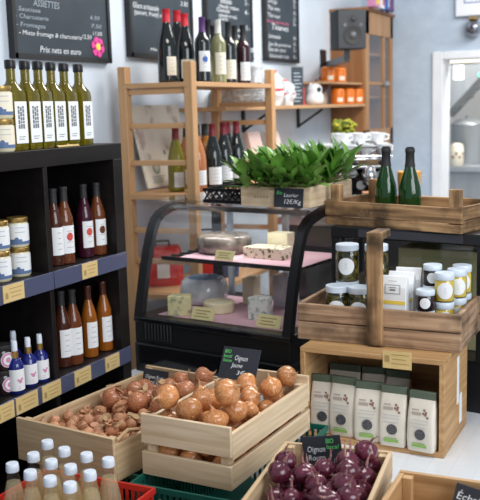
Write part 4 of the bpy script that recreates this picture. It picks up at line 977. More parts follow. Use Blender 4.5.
# seed bags
def bag(label, loc, rz, s=1., lean=0, seed=0, sx=1.):
    t = thing('seed_bag', label, 'bag', loc, 0, 'paper seed bags in the wooden case', (lean, 0, rz)); q = random.Random(seed)
    lv = [(0, .033, .020), (.004, .0345, .0215), (.03, .0355, .023), (.07, .0355, .022), (.100, .0345, .018), (.122, .0335, .010), (.134, .0330, .0045), (.150, .0325, .0030)]
    n = 28; vs = []
    def sec(a, w, d): e = .32; return (math.copysign(abs(math.cos(a))**e, math.cos(a))*w, math.copysign(abs(math.sin(a))**e, math.sin(a))*d)
    for (z, w, d) in lv:
        for k in range(n):
            x, y = sec(2*PI*(k+.5)/n, w*sx, d); j = 1+(q.random()-.5)*.05 if .01 < z < .13 else 1; vs.append((x*s*j, y*s*j, z*s))
    m = len(lv); b = MB(); b.add(vs, [(i*n+k, i*n+(k+1) % n, (i+1)*n+(k+1) % n, (i+1)*n+k) for i in range(m-1) for k in range(n)]+[tuple(range(n-1, -1, -1)), tuple((m-1)*n+k for k in range(n))])
    obj('pouch', b, M['seedpaper'], t, smooth=35)
    b = MB(); b.box((-.0335*sx*s, -.0062*s, .132*s), (.0335*sx*s, .0045*s, .1515*s)); obj('folded_header', b, M['bagtop'], t, bevel=.0015)
    fy = lambda z: -np.interp(z, [a[0] for a in lv], [a[2] for a in lv])*s*1.01-.0003
    b = MB()
    # window, green mark, printed lines follow the bag front
    fm = frame_mat((.0, fy(.04)-.0006, .045*s), (1, 0, 0), (0, 0, 1)); b.lathe([(.0135*s, -.001), (.0135*s, .0008)], 20, (0.001, 0), 0, fm)
    obj('seed_window', b, M['seed'], t)
    b = MB(); q = random.Random(9)
    for z0, z1, x0, x1, mi in ((.012, .019, -.020, .018, 0), (.021, .0235, -.018, .014, 0), (.062, .064, -.022, .016, 1), (.072, .0735, -.024, .02, 1), (.080, .0815, -.022, .022, 1), (.094, .101, -.022, .002, 2), (.105, .108, -.022, -.004, 2)):
        zz = (z0+z1)/2; tn = (fy(z1)-fy(z0))
        b.add([(x0*s, fy(z0)-.0008, z0*s), (x1*s, fy(z0)-.0008, z0*s), (x1*s, fy(z1)-.0008, z1*s), (x0*s, fy(z1)-.0008, z1*s)], [(0, 1, 2, 3)], mi)
    for k in range(5):
        x = .008+.012*q.random(); z = .088+.022*q.random(); r = .003
        b.add([(x*s-r, fy(z)-.0012, z*s-r), (x*s+r, fy(z)-.0012, z*s-r), (x*s+r, fy(z)-.0012, z*s+r), (x*s-r, fy(z)-.0012, z*s+r)], [(0, 1, 2, 3)], 3)
    obj('print', b, [M['greenprint'], M['inklight'], plain('grey_brown_print', (.40, .33, .30), .7), plain('brown_print', (.28, .15, .12), .7)], t, smooth=0)
    return t
ZB = ZC+th+.0006
fr = ['first from the left', 'second from the left', 'third from the left', 'fourth from the left', 'last on the right']
for i, (px, py, rz, s) in enumerate([(318.5, 432, .02, 1.0), (342, 436.5, -.10, 1.02), (367, 441.5, .02, 1.0), (392, 446.5, -.03, 1.0), (420.5, 452, -.10, .98)]):
    p = atz(px, py, ZB); bag('paper seed bag with round dark window, front row, '+fr[i], (max(p.x, -.864), p.y+.021, ZB), rz, s*1.08, -.02, i, .98+.03*(i % 3))
for i, (px, py, rz) in enumerate([(323, 380, .05), (352, 380, 0), (377, 380, .1), (402, 388, -.05)]):
    p = aty(px, py, 2.455); bag('paper seed bag in the back row of the wooden case, '+['leftmost', 'second from left', 'second from right', 'rightmost'][i], (max(p.x, -.858), 2.43 if i < 3 else 2.418, ZB), rz, 1.06, -.02, 10+i)

# ------------------------------------------------------------------ old crate with jars
ZO = ZC+h+.0005
t = thing('jar_crate', 'old brown wooden crate with a post handle, full of jars, on the wooden case', 'crate', (-.7225, 2.46, ZO)); w = .465; d = .262; h2 = .104; th = .014; FZ = .040
b = MB().box((-w/2, -d/2, 0), (w/2, -d/2+th, .052)).box((-w/2, -d/2, .054), (w/2, -d/2+th, h2)); obj('front_panel', b, M['old2']['x'], t, smooth=0, bevel=.003)
b = MB().box((-w/2, d/2-th, 0), (w/2, d/2, .052)).box((-w/2, d/2-th, .054), (w/2, d/2, h2)); obj('back_panel', b, M['old2']['x'], t, smooth=0, bevel=.003)
for s in (-1, 1):
    x = s*(w/2-th/2); obj('side_panel', MB().box((x-th/2, -d/2+th, .002), (x+th/2, d/2-th, h2+.002)), M['old2']['y'], t, smooth=0, bevel=.003)
obj('base', MB().box((-w/2+th, -d/2+th, .002), (w/2-th, d/2-th, FZ)), M['old2']['x'], t)
px_ = -.722+.7225
for s in (-1,):
    y = s*(d/2+.008); obj('handle_post', MB().box((px_-.022, y-.008, .004), (px_+.022, y+.008, .318)), M['old']['z'], t, smooth=0, bevel=.003)
obj('handle_bar', MB().box((px_-.020, -d/2+.0005, .296), (px_+.020, -d/2+.075, .318)), M['old']['y'], t, smooth=0, bevel=.003)
ZJ = ZO+FZ+.0004
def P_jar(px, Y, z, n=0): p = aty(px, 280, Y); return (min(p.x, -.7225+.2325-.016-n), Y, z)
def pickle(px, Y, z, h, r, label): return jar('pickle_jar', label, P_jar(px, Y, z), r, h, M['pickle'], M['bluewhite'], M['paper'], (.20, .66), rz=-1.35, group='pickle jars in the old crate', lidh=.017, disc=True, glass=True)
hp = .113
pickle(337.5, 2.382, ZJ, hp, .035, 'pickle jar with white lid, lower layer at the left end of the old crate')
pickle(359, 2.382, ZJ, hp, .033, 'pickle jar with white lid, lower layer beside the handle post')
pickle(347.5, 2.455, ZJ, hp, .034, 'pickle jar in the old crate hidden under the stacked one')
pickle(347.5, 2.455, ZJ+hp+.0003, .108, .034, 'pickle jar with white lid and round label stacked on top at the left')
pickle(377.5, 2.47, ZJ, hp, .034, 'pickle jar hidden behind the handle post, lower layer')
pickle(376.5, 2.47, ZJ+hp+.0003, .108, .034, 'pickle jar half hidden behind the handle post, upper layer')
def dark(px, Y, n, top):
    for k in range(n):
        jar('dark_jam_jar', top[k], P_jar(px, Y, ZJ+.0583*k), .0265, .058, M['darkjam'], M['bluewhite'], M['paper'], (.14, .66), rz=-1.35, group='dark jam jars in the old crate', lidh=.014, disc=True)
dark(425.5, 2.385, 2, ['dark jam jar under the front one beside the yellow jars', 'dark jam jar with round white label, front one beside the yellow jars'])
dark(432.5, 2.450, 3, ['dark jam jar at the bottom of the rear stack', 'dark jam jar in the middle of the rear stack', 'dark jam jar with white lid on top of the rear stack behind the front one'])
def yellow(px, Y, n, labs):
    for k in range(n):
        jar('yellow_jar', labs[k], P_jar(px, Y, ZJ+.0803*k, .028), .0275, .080, M['yolkjar'], M['bluewhite'], M['paper'], (.12, .70), rz=-1.25, group='yellow preserve jars in the old crate', lidh=.018, disc=True, glass=True)
yellow(444.5, 2.415, 2, ['yellow jar under the left one of the two front jars', 'yellow jar with white lid and label, left of the two in front'])
yellow(464.5, 2.480, 2, ['yellow jar under the right one of the two front jars', 'yellow jar with white lid and label, right of the two in front'])
yellow(472.5, 2.545, 2, ['yellow jar at the bottom of the rear right stack', 'yellow jar with white lid behind the right front one'])
# white packets
for i, (px, Y, rz) in enumerate([(395, 2.380, -.06), (402, 2.428, -.02), (409, 2.475, .04)]):
    p = aty(px, 290, Y); t2 = thing('tea_packet', ['front white paper packet with yellow stripe beside the handle post', 'middle white paper packet behind the striped one', 'rear white paper packet of the three in the old crate'][i], 'packet', (p.x, Y, ZJ), rz, 'white paper packets in the old crate')
    b = MB(); W2 = .074; H2 = .150+.004*i
    b.add([(-W2/2, -.019, 0), (W2/2, -.019, 0), (W2/2, .019, 0), (-W2/2, .019, 0), (-W2/2, -.017, H2*.8), (W2/2, -.017, H2*.8), (W2/2, .017, H2*.8), (-W2/2, .017, H2*.8), (-W2/2, -.003, H2), (W2/2, -.003, H2), (W2/2, .003, H2), (-W2/2, .003, H2)],
          [(0, 3, 2, 1), (8, 9, 10, 11)]+[(a+k, a+(k+1) % 4, a+4+(k+1) % 4, a+4+k) for a in (0, 4) for k in range(4)])
    obj('packet', b, M['paper'], t2, smooth=0, bevel=.002)
    fm = frame_mat((-W2/2, -.0192+.002*.028/.12, .028), (1, 0, 0), (0, .002/.12, 1)); b = MB()
    b.box((.002, .045, .0003), (W2-.002, .055, .0007), 0, fm)
    for a in ((.014, .074, .058, .0755), (.014, .098, .058, .0995), (.014, .074, .0155, .0995), (.0565, .074, .058, .0995)): b.box((a[0], a[1], .0003), (a[2], a[3], .0007), 1, fm)
    b.box((.028, .083, .0003), (.044, .087, .0007), 1, fm); b.box((.026, .091, .0003), (.046, .0925, .0007), 1, fm); b.box((.024, .109, .0003), (.048, .111, .0007), 2, fm); b.box((.018, .030, .0003), (.054, .0315, .0007), 2, fm)
    obj('print', b, [M['yellowprint'], M['ink'], M['inklight']], t2, smooth=0)
# ------------------------------------------------------------------ stands and plastic crates in front
def stand(label, x0, x1, y0, y1, z):
    t = thing('display_stand', label, 'stand', ((x0+x1)/2, (y0+y1)/2, 0)); w = (x1-x0)/2; l = (y1-y0)/2
    obj('top', MB().box((-w, -l, z-.025), (w, l, z)), M['crate2']['x'], t, bevel=.002)
    for sx in (-1, 1):
        for sy in (-1, 1): obj('leg', MB().box((sx*(w-.03)-.02, sy*(l-.03)-.02, 0), (sx*(w-.03)+.02, sy*(l-.03)+.02, z-.025)), M['crate2']['z'], t)
    return t
stand('low wooden stand under the green plastic crates', -1.53, -.812, 1.672, 2.24, .525)
stand('low wooden stand under the red crate of juice bottles', -1.50, -.83, 1.30, 1.664, .55)
stand('wooden stand under the red onions', -.80, .12, 1.30, 1.87, .70)
def plastic_crate(label, x0, x1, y0, y1, z0, z1, mat, cat='crate', nm='plastic_crate', ribs=True):
    t = thing(nm, label, cat, ((x0+x1)/2, (y0+y1)/2, z0)); w = (x1-x0)/2; l = (y1-y0)/2; h = z1-z0
    r = MB()
    for z, e in ((h-.014, .014), (h*.52, .008)):
        for s in (-1, 1): r.box((-w, s*l-.006 if s > 0 else -l, z), (w, l if s > 0 else -l+.006, z+e)); r.box((s*w-.006 if s > 0 else -w, -l+.006, z), (w if s > 0 else -w+.006, l-.006, z+e))
    obj('rim', r, mat, t, smooth=0)
    b = MB()
    for (a, c, ax) in ((w, l, 'x'), (l, w, 'y')):
        n = int(a*2/.016)
        for s in (-1, 1):
            for k in range(n):
                x = -a+.004+(2*a-.008)*(k+.5)/n
                if ax == 'x': b.box((x-.0035, s*(c-.004)-.002, .004), (x+.0035, s*(c-.004)+.002, h-.013))
                else: b.box((s*(c-.004)-.002, x-.0035, .004), (s*(c-.004)+.002, x+.0035, h-.013))
    obj('ribs', b, mat, t, smooth=0)
    b = MB(); b.box((-w+.008, -l+.008, .002), (w-.008, l-.008, .006)); obj('base', b, mat, t, smooth=0)
    return t
ZGA, ZGB = .719, .6855
plastic_crate('dark green plastic crate under the slatted crate of yellow onions', -1.128, -.825, 1.69, 2.225, .5255, ZGA, M['green_plastic'])
plastic_crate('dark green plastic crate under the crate of shallots', -1.49, -1.136, 1.80, 2.235, .5255, ZGB, M['green_plastic'])

# ------------------------------------------------------------------ slatted crates
OX0, OX1, OY0, OY1, OZ, OH = -1.116, -.871, 1.742, 2.185, ZGA+.0005, .151
oc = crate('onion_crate', 'pale slatted wooden crate heaped with yellow onions', 'crate', ((OX0+OX1)/2, (OY0+OY1)/2, OZ), -.045, OX1-OX0, OY1-OY0, OH,
           [(0, .057), (.079, .151)], [(0, .056), (.069, .133)], M['crate'], th=.010, post=.022, posth=.131)
SX0, SX1, SY0, SY1, SZ, SH_ = -1.495, -1.165, 1.752, 2.305, ZGB+.0005, .114
sc_ = crate('shallot_crate', 'long pale wooden crate of shallots and large onions beside the black shelf', 'crate', ((SX0+SX1)/2, (SY0+SY1)/2, SZ), -.12, SX1-SX0, SY1-SY0, SH_,
            [(0, .114)], [(0, .096)], M['crate2'], th=.011, post=.018, floorz=.002, floor=.030)
b = MB(); pts = [(-.012, 0, 0), (-.010, .006, .020), (.02, .010, .034), (.055, .008, .022)]
obj('rope_handle', MB().tube([((SX1-SX0)/2-.012+p[1], -.26+p[0]*1.2+.02, .084+p[2]) for p in pts], .005, 7), M['dryneck'], sc_)
RZ0 = .7005
RX0, RX1, RY0, RY1, RH = -.631-.1225, -.631+.1225, 1.644-.18, 1.644+.18, .130
rc = crate('red_onion_crate', 'wooden crate of red onions at the bottom edge', 'crate', ((RX0+RX1)/2, (RY0+RY1)/2, RZ0), .13, RX1-RX0, RY1-RY0, RH,
           [(0, .058), (.068, .130)], [(0, .058), (.068, .130)], M['crate2'], th=.009, post=.018, floorz=.0, floor=.034)
ec = crate('shallot_box', 'wooden crate with a shallot price slate at the bottom right corner', 'crate', (-.502+.20, 1.755-.20, RZ0), -.10, .40, .36, .130,
           [(0, .130)], [(0, .128)], M['winebox'], th=.011, post=.020, floorz=.0, floor=.055)
ec.location = (-.284, 1.572, RZ0); ec.rotation_euler = (0, 0, .03)
pc = crate('small_crate', 'small pale wooden crate at the bottom edge between juice bottles and red onions', 'crate', (-.935, 1.51, .5505), 0, .15, .24, .172,
           [(0, .172)], [(0, .172)], M['crate'], th=.010, post=0)

# ------------------------------------------------------------------ packing of round vegetables (settled under gravity)
def pack(radii, x0, x1, y0, y1, seed, steps=420, yr=None):
    r = np.array(radii); n = len(r); g = np.random.default_rng(seed)
    p = np.zeros((n, 3)); p[:, 0] = g.uniform(x0, x1, n); lo = np.array([a[0] for a in yr]) if yr else np.full(n, y0); hi = np.array([a[1] for a in yr]) if yr else np.full(n, y1)
    p[:, 1] = g.uniform(lo, hi); p[:, 2] = r+g.uniform(0, .30, n)
    iu = np.triu_indices(n, 1)
    for s in range(steps):
        p[:, 2] -= .0016 if s < steps*.8 else .0004
        for _ in range(3):
            d = p[iu[1]]-p[iu[0]]; dist = np.linalg.norm(d, axis=1)+1e-9; ov = (r[iu[0]]+r[iu[1]])-dist; m = ov > 0
            if m.any():
                i = iu[0][m]; j = iu[1][m]; c = d[m]/dist[m, None]*(ov[m, None]*.42)
                np.add.at(p, i, -c); np.add.at(p, j, c)
            p[:, 0] = np.clip(p[:, 0], x0+r, x1-r); p[:, 1] = np.clip(p[:, 1], np.maximum(y0, lo-.02)+r, np.minimum(y1, hi+.02)-r); p[:, 2] = np.maximum(p[:, 2], r)
    return p
def bulb_mesh(seed, squash, neck, tail):
    q = random.Random(seed); b = MB(); nk = MB()
    pf = [(.02, -.90), (.16, -.915), (.40, -.85), (.68, -.68), (.90, -.38), (1.0, -.02), (.95, .30), (.76, .58), (.50, .76), (.30, .88), (.19, 1.0), (.15, 1.10)]
    ph = [q.uniform(0, 6.28) for _ in range(4)]
    fn = lambda a: 1+.022*math.sin(3*a+ph[0])+.016*math.sin(5*a+ph[1])+.008*math.sin(11*a+ph[2])
    b.lathe([(r, z*squash) for r, z in pf], 26, fn=fn)
    z0 = 1.06*squash; a = q.uniform(0, 6.28); bend = q.uniform(.1, .5)
    pts = []; rs = []
    for k in range(6):
        f = k/5; pts.append((bend*f*f*neck*math.cos(a), bend*f*f*neck*math.sin(a), z0+neck*f*(1-.25*f*bend))); rs.append((.17*(1-f)+.05*f)*(1+.3*math.sin(k*2.1+seed)*.5))
    nk.tube(pts, [x*.8 for x in rs], 8)
    for k in range(tail):      # frayed dry ends
        aa = q.uniform(0, 6.28); e = Vector(pts[-1]); nk.tube([pts[-2], e, e+Vector((.18*math.cos(aa), .18*math.sin(aa), .16+.1*q.random()))], [.05, .03, .008], 5)
    b.tube([(0, 0, -.90*squash), (.01, 0, -.99*squash)], [.13, .05], 8)
    return b, nk
def make_protos(kind, label, cat, group, mat, nmat, squashes, necks, tails):
    out = []
    for i, (s, n_, tl) in enumerate(zip(squashes, necks, tails)):
        b, nk = bulb_mesh(i*3+len(kind), s, n_, tl)
        t = thing(kind, label, cat, (0, 0, 0), 0, group); obj('bulb', b, mat, t, smooth=60); obj('dry_neck', nk, nmat, t, smooth=60); t['used'] = 0; out.append(t)
    return out
def scatter(protos, pos, radii, mw, seed, tilt=1.2, zmin=-1, peel=0):
    q = random.Random(seed); R3 = mw.to_3x3()
    for i, (p, r) in enumerate(zip(pos, radii)):
        pr = protos[i % len(protos)]
        if pr.get('used') == 0: o = pr; pr['used'] = 1
        else: o = dup(pr)
        o.location = mw @ Vector(p); o.scale = (r*.955,)*3
        a = q.uniform(0, 6.28); e = q.uniform(.1, tilt)
        d = Vector((math.cos(a)*math.sin(e), math.sin(a)*math.sin(e), math.cos(e)))
        o.rotation_euler = (R3 @ (d.to_track_quat('Z', 'Y').to_matrix()) @ Matrix.Rotation(q.uniform(0, 6.28), 3, 'Z')).to_euler()
    for pr in protos:
        if 'used' in pr: del pr['used']
def clean(objs):
    for o in objs:
        if 'used' in o: del o['used']
def MW(o): return Matrix.Translation(o.location) @ o.rotation_euler.to_matrix().to_4x4()
# yellow onions
q_ = random.Random(3); rad = [q_.uniform(.0265, .0345) for _ in range(62)]
pr = make_protos('onion', 'yellow onion heaped in the pale slatted crate', 'onion', 'yellow onions in the slatted crate', M['onion'], M['dryneck'], (.90, .97, .85, 1.04), (.28, .40, .2, .45), (2, 3, 2, 3))
w = (OX1-OX0)/2-.0155; l = (OY1-OY0)/2-.0155
pos = pack(rad, -w, w, -l, l, 5)
sg = MW(oc).inverted() @ Vector((aty(236, 380, 2.09).x, 2.09, .8)); kp = [not (abs(a[0]-sg.x) < .075 and sg.y-.060 < a[1] < sg.y+.08 and a[2] > .070) for a in pos]; pos = pos[kp]; rad = [r for r, k in zip(rad, kp) if k]
if len(pos): scatter(pr, [(p[0], p[1], p[2]+.0125) for p in pos], rad, MW(oc), 8, 1.9)
print('onion pile top', max(pos[:, 2]))
p = atz(235, 409, .885)
big = thing('onion', 'largest shiny yellow onion lying on top of the slatted crate heap, nearest the camera', 'onion', (0, 0, 0))
b, nk = bulb_mesh(77, .98, .4, 3); obj('bulb', b, M['onion'], big, smooth=60); obj('dry_neck', nk, M['dryneck'], big, smooth=60)
big.scale = (.0325,)*3; big.rotation_euler = (.5, .9, .4)
mwo = MW(oc); li = mwo.inverted() @ p; li.x = min(li.x, w-.036); li.y = max(li.y, -l+.036)
zz = .0125
for pp, r in zip(pos, rad):
    dd = math.hypot(pp[0]-li.x, pp[1]-li.y)
    if dd < r+.0325: zz = max(zz, pp[2]+.0125+math.sqrt(max((r+.0325)**2-dd*dd, 0)))
big.location = mwo @ Vector((li.x, li.y, zz-.003))
# shallots in front, large rosy onions behind
q_ = random.Random(6); w = (SX1-SX0)/2-.016; l = (SY1-SY0)/2-.016
r1 = [q_.uniform(.0290, .0350) for _ in range(26)]; r2 = [q_.uniform(.0150, .0225) for _ in range(92)]
yr = [(-.02, l)]*26+[(-l, .0)]*92
pos = pack(r1+r2, -w, w, -l, l, 9, yr=yr)
p1 = make_protos('onion', 'large rosy onion in the back half of the long crate beside the black shelf', 'onion', 'rosy onions in the long crate', M['pinkonion'], M['dryneck'], (.93, .88, .97), (.3, .42, .25), (2, 3, 2))
scatter(p1, [(p[0], p[1], p[2]+.0325) for p in pos[:26]], r1, MW(sc_), 12, 1.7)
p2 = make_protos('shallot', 'small papery shallot in the front half of the long crate', 'shallot', 'shallots in the long crate', M['shallot'], M['dryneck'], (1.08, .98, 1.15, 1.02), (.35, .25, .45, .3), (3, 2, 3, 2))
scatter(p2, [(p[0], p[1], p[2]+.0325) for p in pos[26:]], [r*.92 for r in r2], MW(sc_), 13, 1.5)
# loose papery skins between the shallots: nobody could count them
q_ = random.Random(31); b = MB(); mws = MW(sc_)
for k in range(85):
    x = q_.uniform(-w, w)*.93; y = q_.uniform(-l, l*.25)*.95
    zt = max([.0325+pp[2]+math.sqrt(max(r*r-(pp[0]-x)**2-(pp[1]-y)**2, 0)) for pp, r in zip(pos, r1+r2) if (pp[0]-x)**2+(pp[1]-y)**2 < r*r] or [0])
    if zt < .05: continue
    L_ = q_.uniform(.007, .014); W2 = L_*q_.uniform(.5, .9); m = mws @ Matrix.Translation((x, y, zt+.001)) @ Euler((q_.uniform(-.6, .6), q_.uniform(-.6, .6), q_.uniform(0, 6.28))).to_matrix().to_4x4()
    vs = []; cu = q_.uniform(.15, .6)
    for i in range(5):
        u = i/4-.5
        for j in range(3): v = j/2-.5; vs.append(m @ Vector((L_*2*u, W2*2*v*(1-1.6*u*u*(1+.5*q_.random())), cu*L_*(4*v*v*.6+u*u*.8)+q_.uniform(-.001, .001))))
    b.add(vs, [(3*i+j, 3*i+j+1, 3*i+4+j, 3*i+3+j) for i in range(4) for j in range(2)], k % 2)
o = obj('onion_skins', b, [M['shallot'], M['dryneck']], None, smooth=60); tag(o, 'loose papery onion skins scattered over the small shallots', 'onion skins'); o['kind'] = 'stuff'
# one big onion on top at the back, and loose skins
p = MW(sc_) @ Vector((-.100, .215, 0)); 
# red onions
q_ = random.Random(11); rad = [q_.uniform(.0225, .0275) for _ in range(66)]; w = (RX1-RX0)/2-.017; l = (RY1-RY0)/2-.015
pos = pack(rad, -w, w, -l, l, 4)
sg = MW(rc).inverted() @ Vector((aty(324.5, 465, 1.8).x, 1.80, .8)); kp = [not (abs(a[0]-sg.x) < .062 and a[1] > sg.y-.062 and a[2] > .030) for a in pos]; pos = pos[kp]; rad = [r for r, k in zip(rad, kp) if k]
print('red pile top', max(pos[:, 2]))
p3 = make_protos('red_onion', 'glossy red onion heaped in the wooden crate at the bottom edge', 'onion', 'red onions in the crate', M['redonion'], M['redneck'], (.95, 1.02, .88), (.9, 1.3, .6), (3, 4, 2))
scatter(p3, [(p[0], p[1], p[2]+.0345) for p in pos], rad, MW(rc), 15, 1.1)
# shallots in the right crate
q_ = random.Random(12); rad = [q_.uniform(.016, .021) for _ in range(34)]
pos = pack(rad, -.165, -.02, -.155, .095, 7)
p4 = make_protos('shallot', 'brown shallot in the crate at the bottom right corner', 'shallot', 'shallots in the bottom right crate', M['onion'], M['dryneck'], (1.3, 1.15), (.7, .5), (3, 2))
scatter(p4, [(p[0], p[1], p[2]+.0555) for p in pos], rad, MW(ec), 16, 1.4)

# ------------------------------------------------------------------ slates
p = aty(236, 380, 2.09)
chalk_sign('black slate reading Oignon Jaune tilted back on the slatted crate', p, .114, .088, [('Oignon', .36, .60, .34, .17, 'chalk'), ('Jaune', .30, .38, .30, .15, 'chalk'), ('3€', .48, .16, .22, .14, 'chalk'), ('/Kg', .72, .06, .16, .12, 'chalk'), ('BIO', .06, .80, .17, .12, 'chalkgreen'), ('local', .05, .66, .22, .11, 'chalkgreen'), ('Suisse', .05, .53, .24, .10, 'chalkgreen')], (-.50, 0, -.05))
p = aty(324.5, 465, 1.800)
chalk_sign('black slate reading Oignon Rouge standing in the red onions', p, .090, .066, [('BIO', .62, .74, .20, .17, 'chalkgreen'), ('local', .62, .55, .32, .15, 'chalkgreen'), ('Oignon', .12, .46, .46, .22, 'chalk'), ('Rouge', .12, .18, .44, .20, 'chalk'), ('/Kg', .76, .06, .18, .18, 'chalk')], (-.10, -.16, .10))
p = aty(154, 389, 2.235)
chalk_sign('black slate reading Oignon Rosé behind the large onions of the long crate', p, .088, .058, [('Oignon Rosé', .12, .52, .70, .2, 'chalk'), ('4.90€/Kg', .14, .18, .60, .24, 'chalk')], (-.25, .04, -.03))
p = MW(ec) @ Vector((-.030, .118, .058))
chalk_sign('black slate reading Échalotes in the bottom right crate', p, .120, .072, [('Échalotes', .05, .58, .72, .22, 'chalk'), ('BIO', .80, .60, .15, .2, 'chalkgreen'), ('4.50€/Kg', .22, .18, .6, .24, 'chalk')], (-.32, .14, -.10))

# ------------------------------------------------------------------ red crate and juice bottles
plastic_crate('red plastic crate holding the cloudy juice bottles', -1.345, -1.035, 1.395, 1.658, .5505, .735, M['red'], nm='bottle_crate')
b0 = .5505+.0065
CAPS = [(47, 442.5, 'back row, leftmost'), (64, 449.7, 'back row, second from left'), (86.3, 455, 'back row, third from left'), (108, 460, 'back row, rightmost'),
        (33, 455, 'middle row, leftmost'), (51, 461.7, 'middle row, second from left'), (70.3, 467, 'middle row, third from left'), (89.7, 473, 'middle row, rightmost'),
        (12, 465, 'front row, leftmost'), (30, 472.5, 'front row, second from left'), (49.8, 478.7, 'front row, third from left'), (69.7, 484.7, 'front row, rightmost')]
CB = [(.022, 0), (.0268, .003), (.0275, .010), (.0275, .150), (.0255, .175), (.0190, .210), (.0145, .232), (.0125, .240), (.0125, .252)]
CJ = [(.0245, .004), (.0262, .011), (.0262, .150), (.0243, .175), (.0180, .208), (.0145, .222)]
for i, (px, py, lab) in enumerate(CAPS):
    p = atz(px, py-2, .822)
    t = thing('juice_bottle', 'clear bottle of cloudy juice with white screw cap, '+lab, 'bottle', (p.x, p.y, b0), .3*i, 'cloudy juice bottles in the red crate')
    obj('glass_body', MB().lathe(CB, 24, cap=False), M['glass'], t, smooth=50)
    obj('juice', MB().lathe(CJ, 24), M['cloudy'], t, smooth=50)
    c = MB(); fn = lambda a: 1+.018*math.cos(24*a)
    c.lathe([(.0140, .2465), (.0142, .252), (.0142, .2565)], 48, fn=fn, cap=False); c.lathe([(.0143, .2565), (.0138, .263), (.0128, .2650), (.003, .2652)], 24)
    obj('screw_cap', c, M['white_plastic'], t, smooth=40)
# ------------------------------------------------------------------ coffee bar behind
t = thing('coffee_bar', 'grey bar counter under the coffee machine', 'counter', (-1.30, 4.28, 0)); ZBAR = 1.065
obj('top', MB().box((-.40, -.36, ZBAR-.035), (.62, .62, ZBAR)), M['steel'], t, bevel=.003)
obj('base', MB().box((-.37, -.33, 0), (.59, .59, ZBAR-.035)), M['matteblack'], t)
EM = (-1.535, 4.33); ER = .36
t = thing('espresso_machine', 'chrome espresso machine with white cups on top, blurred behind the laurel', 'coffee machine', (EM[0], EM[1], ZBAR), ER)
w = .50; d = .38
obj('body', MB().box((-w/2, -.02, .06), (w/2, d/2, .265)), M['chrome'], t, bevel=.012)
obj('back_splash', MB().box((-w/2+.012, -.024, .07), (w/2-.012, -.018, .20)), M['blackgloss'], t)
obj('left_panel', MB().box((-w/2, -.15, .095), (-w/2+.17, -.02, .245)), M['copper'], t, bevel=.006)
obj('drip_tray', MB().box((-w/2, -d/2, .03), (w/2, .0, .062)), M['blackgloss'], t, bevel=.004)
obj('drip_grille', MB().box((-w/2+.02, -d/2+.015, .062), (w/2-.02, -.03, .065)), M['matteblack'], t)
for sx in (-1, 1):
    for sy in (-1, 1): obj('foot', MB().lathe([(.018, 0), (.016, .03)], 14, (sx*(w/2-.04), sy*(d/2-.04))), M['matteblack'], t)
obj('cup_tray', MB().box((-w/2-.01, -d/2+.03, .265), (w/2+.01, d/2, .275)), M['chrome'], t, bevel=.003)
obj('front_hood', MB().box((-w/2+.17, -d/2+.04, .215), (w/2, -.02, .265)), M['chrome'], t, bevel=.01)
b = MB(); b.tube([(-w/2, -d/2+.035, .275), (-w/2, -d/2+.035, .315), (w/2, -d/2+.035, .315), (w/2, -d/2+.035, .275)], .005); obj('cup_rail', b, M['chrome'], t)
for x in (.02, .15):
    g = obj('group_head', MB().lathe([(.033, .150), (.036, .155), (.036, .185), (.028, .2), (.028, .22)], 20, (x, -.09)), M['chrome'], t)
    obj('portafilter', MB().lathe([(.030, .125), (.034, .13), (.034, .150)], 20, (x, -.09)), M['chrome'], g)
    obj('handle', MB().tube([(x, -.12, .138), (x+.02, -.16, .132), (x+.03, -.22, .125)], [.008, .011, .013]), M['black'], g)
for x in (-.05, .225):
    obj('steam_wand', MB().tube([(x, -.10, .23), (x, -.15, .21), (x, -.17, .15), (x+.01, -.165, .09)], .006), M['chrome'], t)
for x, z in ((.07, .18), (.11, .12), (.21, .17)):
    obj('gauge', MB().lathe([(.022, 0), (.022, .012), (.018, .014)], 20, (0, 0), 0, frame_mat((x, -.025, z), (1, 0, 0), (0, 0, 1))), M['white_ceramic'], t)
for x in (.02, .15):
    obj('knob', MB().lathe([(.016, 0), (.014, .022), (.006, .026)], 14, (0, 0), 0, frame_mat((x+.055, -d/2+.04, .24), (1, 0, 0), (0, 0, 1))), M['black'], t)
ME = Matrix.Translation((EM[0], EM[1], ZBAR)) @ Matrix.Rotation(ER, 4, 'Z')
cup0 = None; first = True
def cup(x, y, z):
    global cup0
    p = ME @ Vector((x, y, z))
    if cup0 is None:
        cup0 = thing('coffee_cup', 'white coffee cup stacked on top of the espresso machine', 'cup', p, .3, 'white cups on the espresso machine')
        obj('bowl', MB().lathe([(.020, 0), (.024, .004), (.034, .03), (.037, .052), (.034, .052), (.030, .03), (.01, .008)], 22), M['white_ceramic'], cup0, smooth=50)
        obj('handle', MB().tube([(.033, 0, .044), (.052, 0, .042), (.052, 0, .022), (.028, 0, .016)], .0045, 7), M['white_ceramic'], cup0)
    else: dup(cup0, None, p, (x*37+y*11) % 3)
for iy in range(3):
    for ix in range(6): cup(-.218+.087*ix, -.105+.09*iy, .2755)
for ix in range(3): cup(.02+.088*ix, -.06, .3282); cup(.0+.088*ix, .04, .3282)
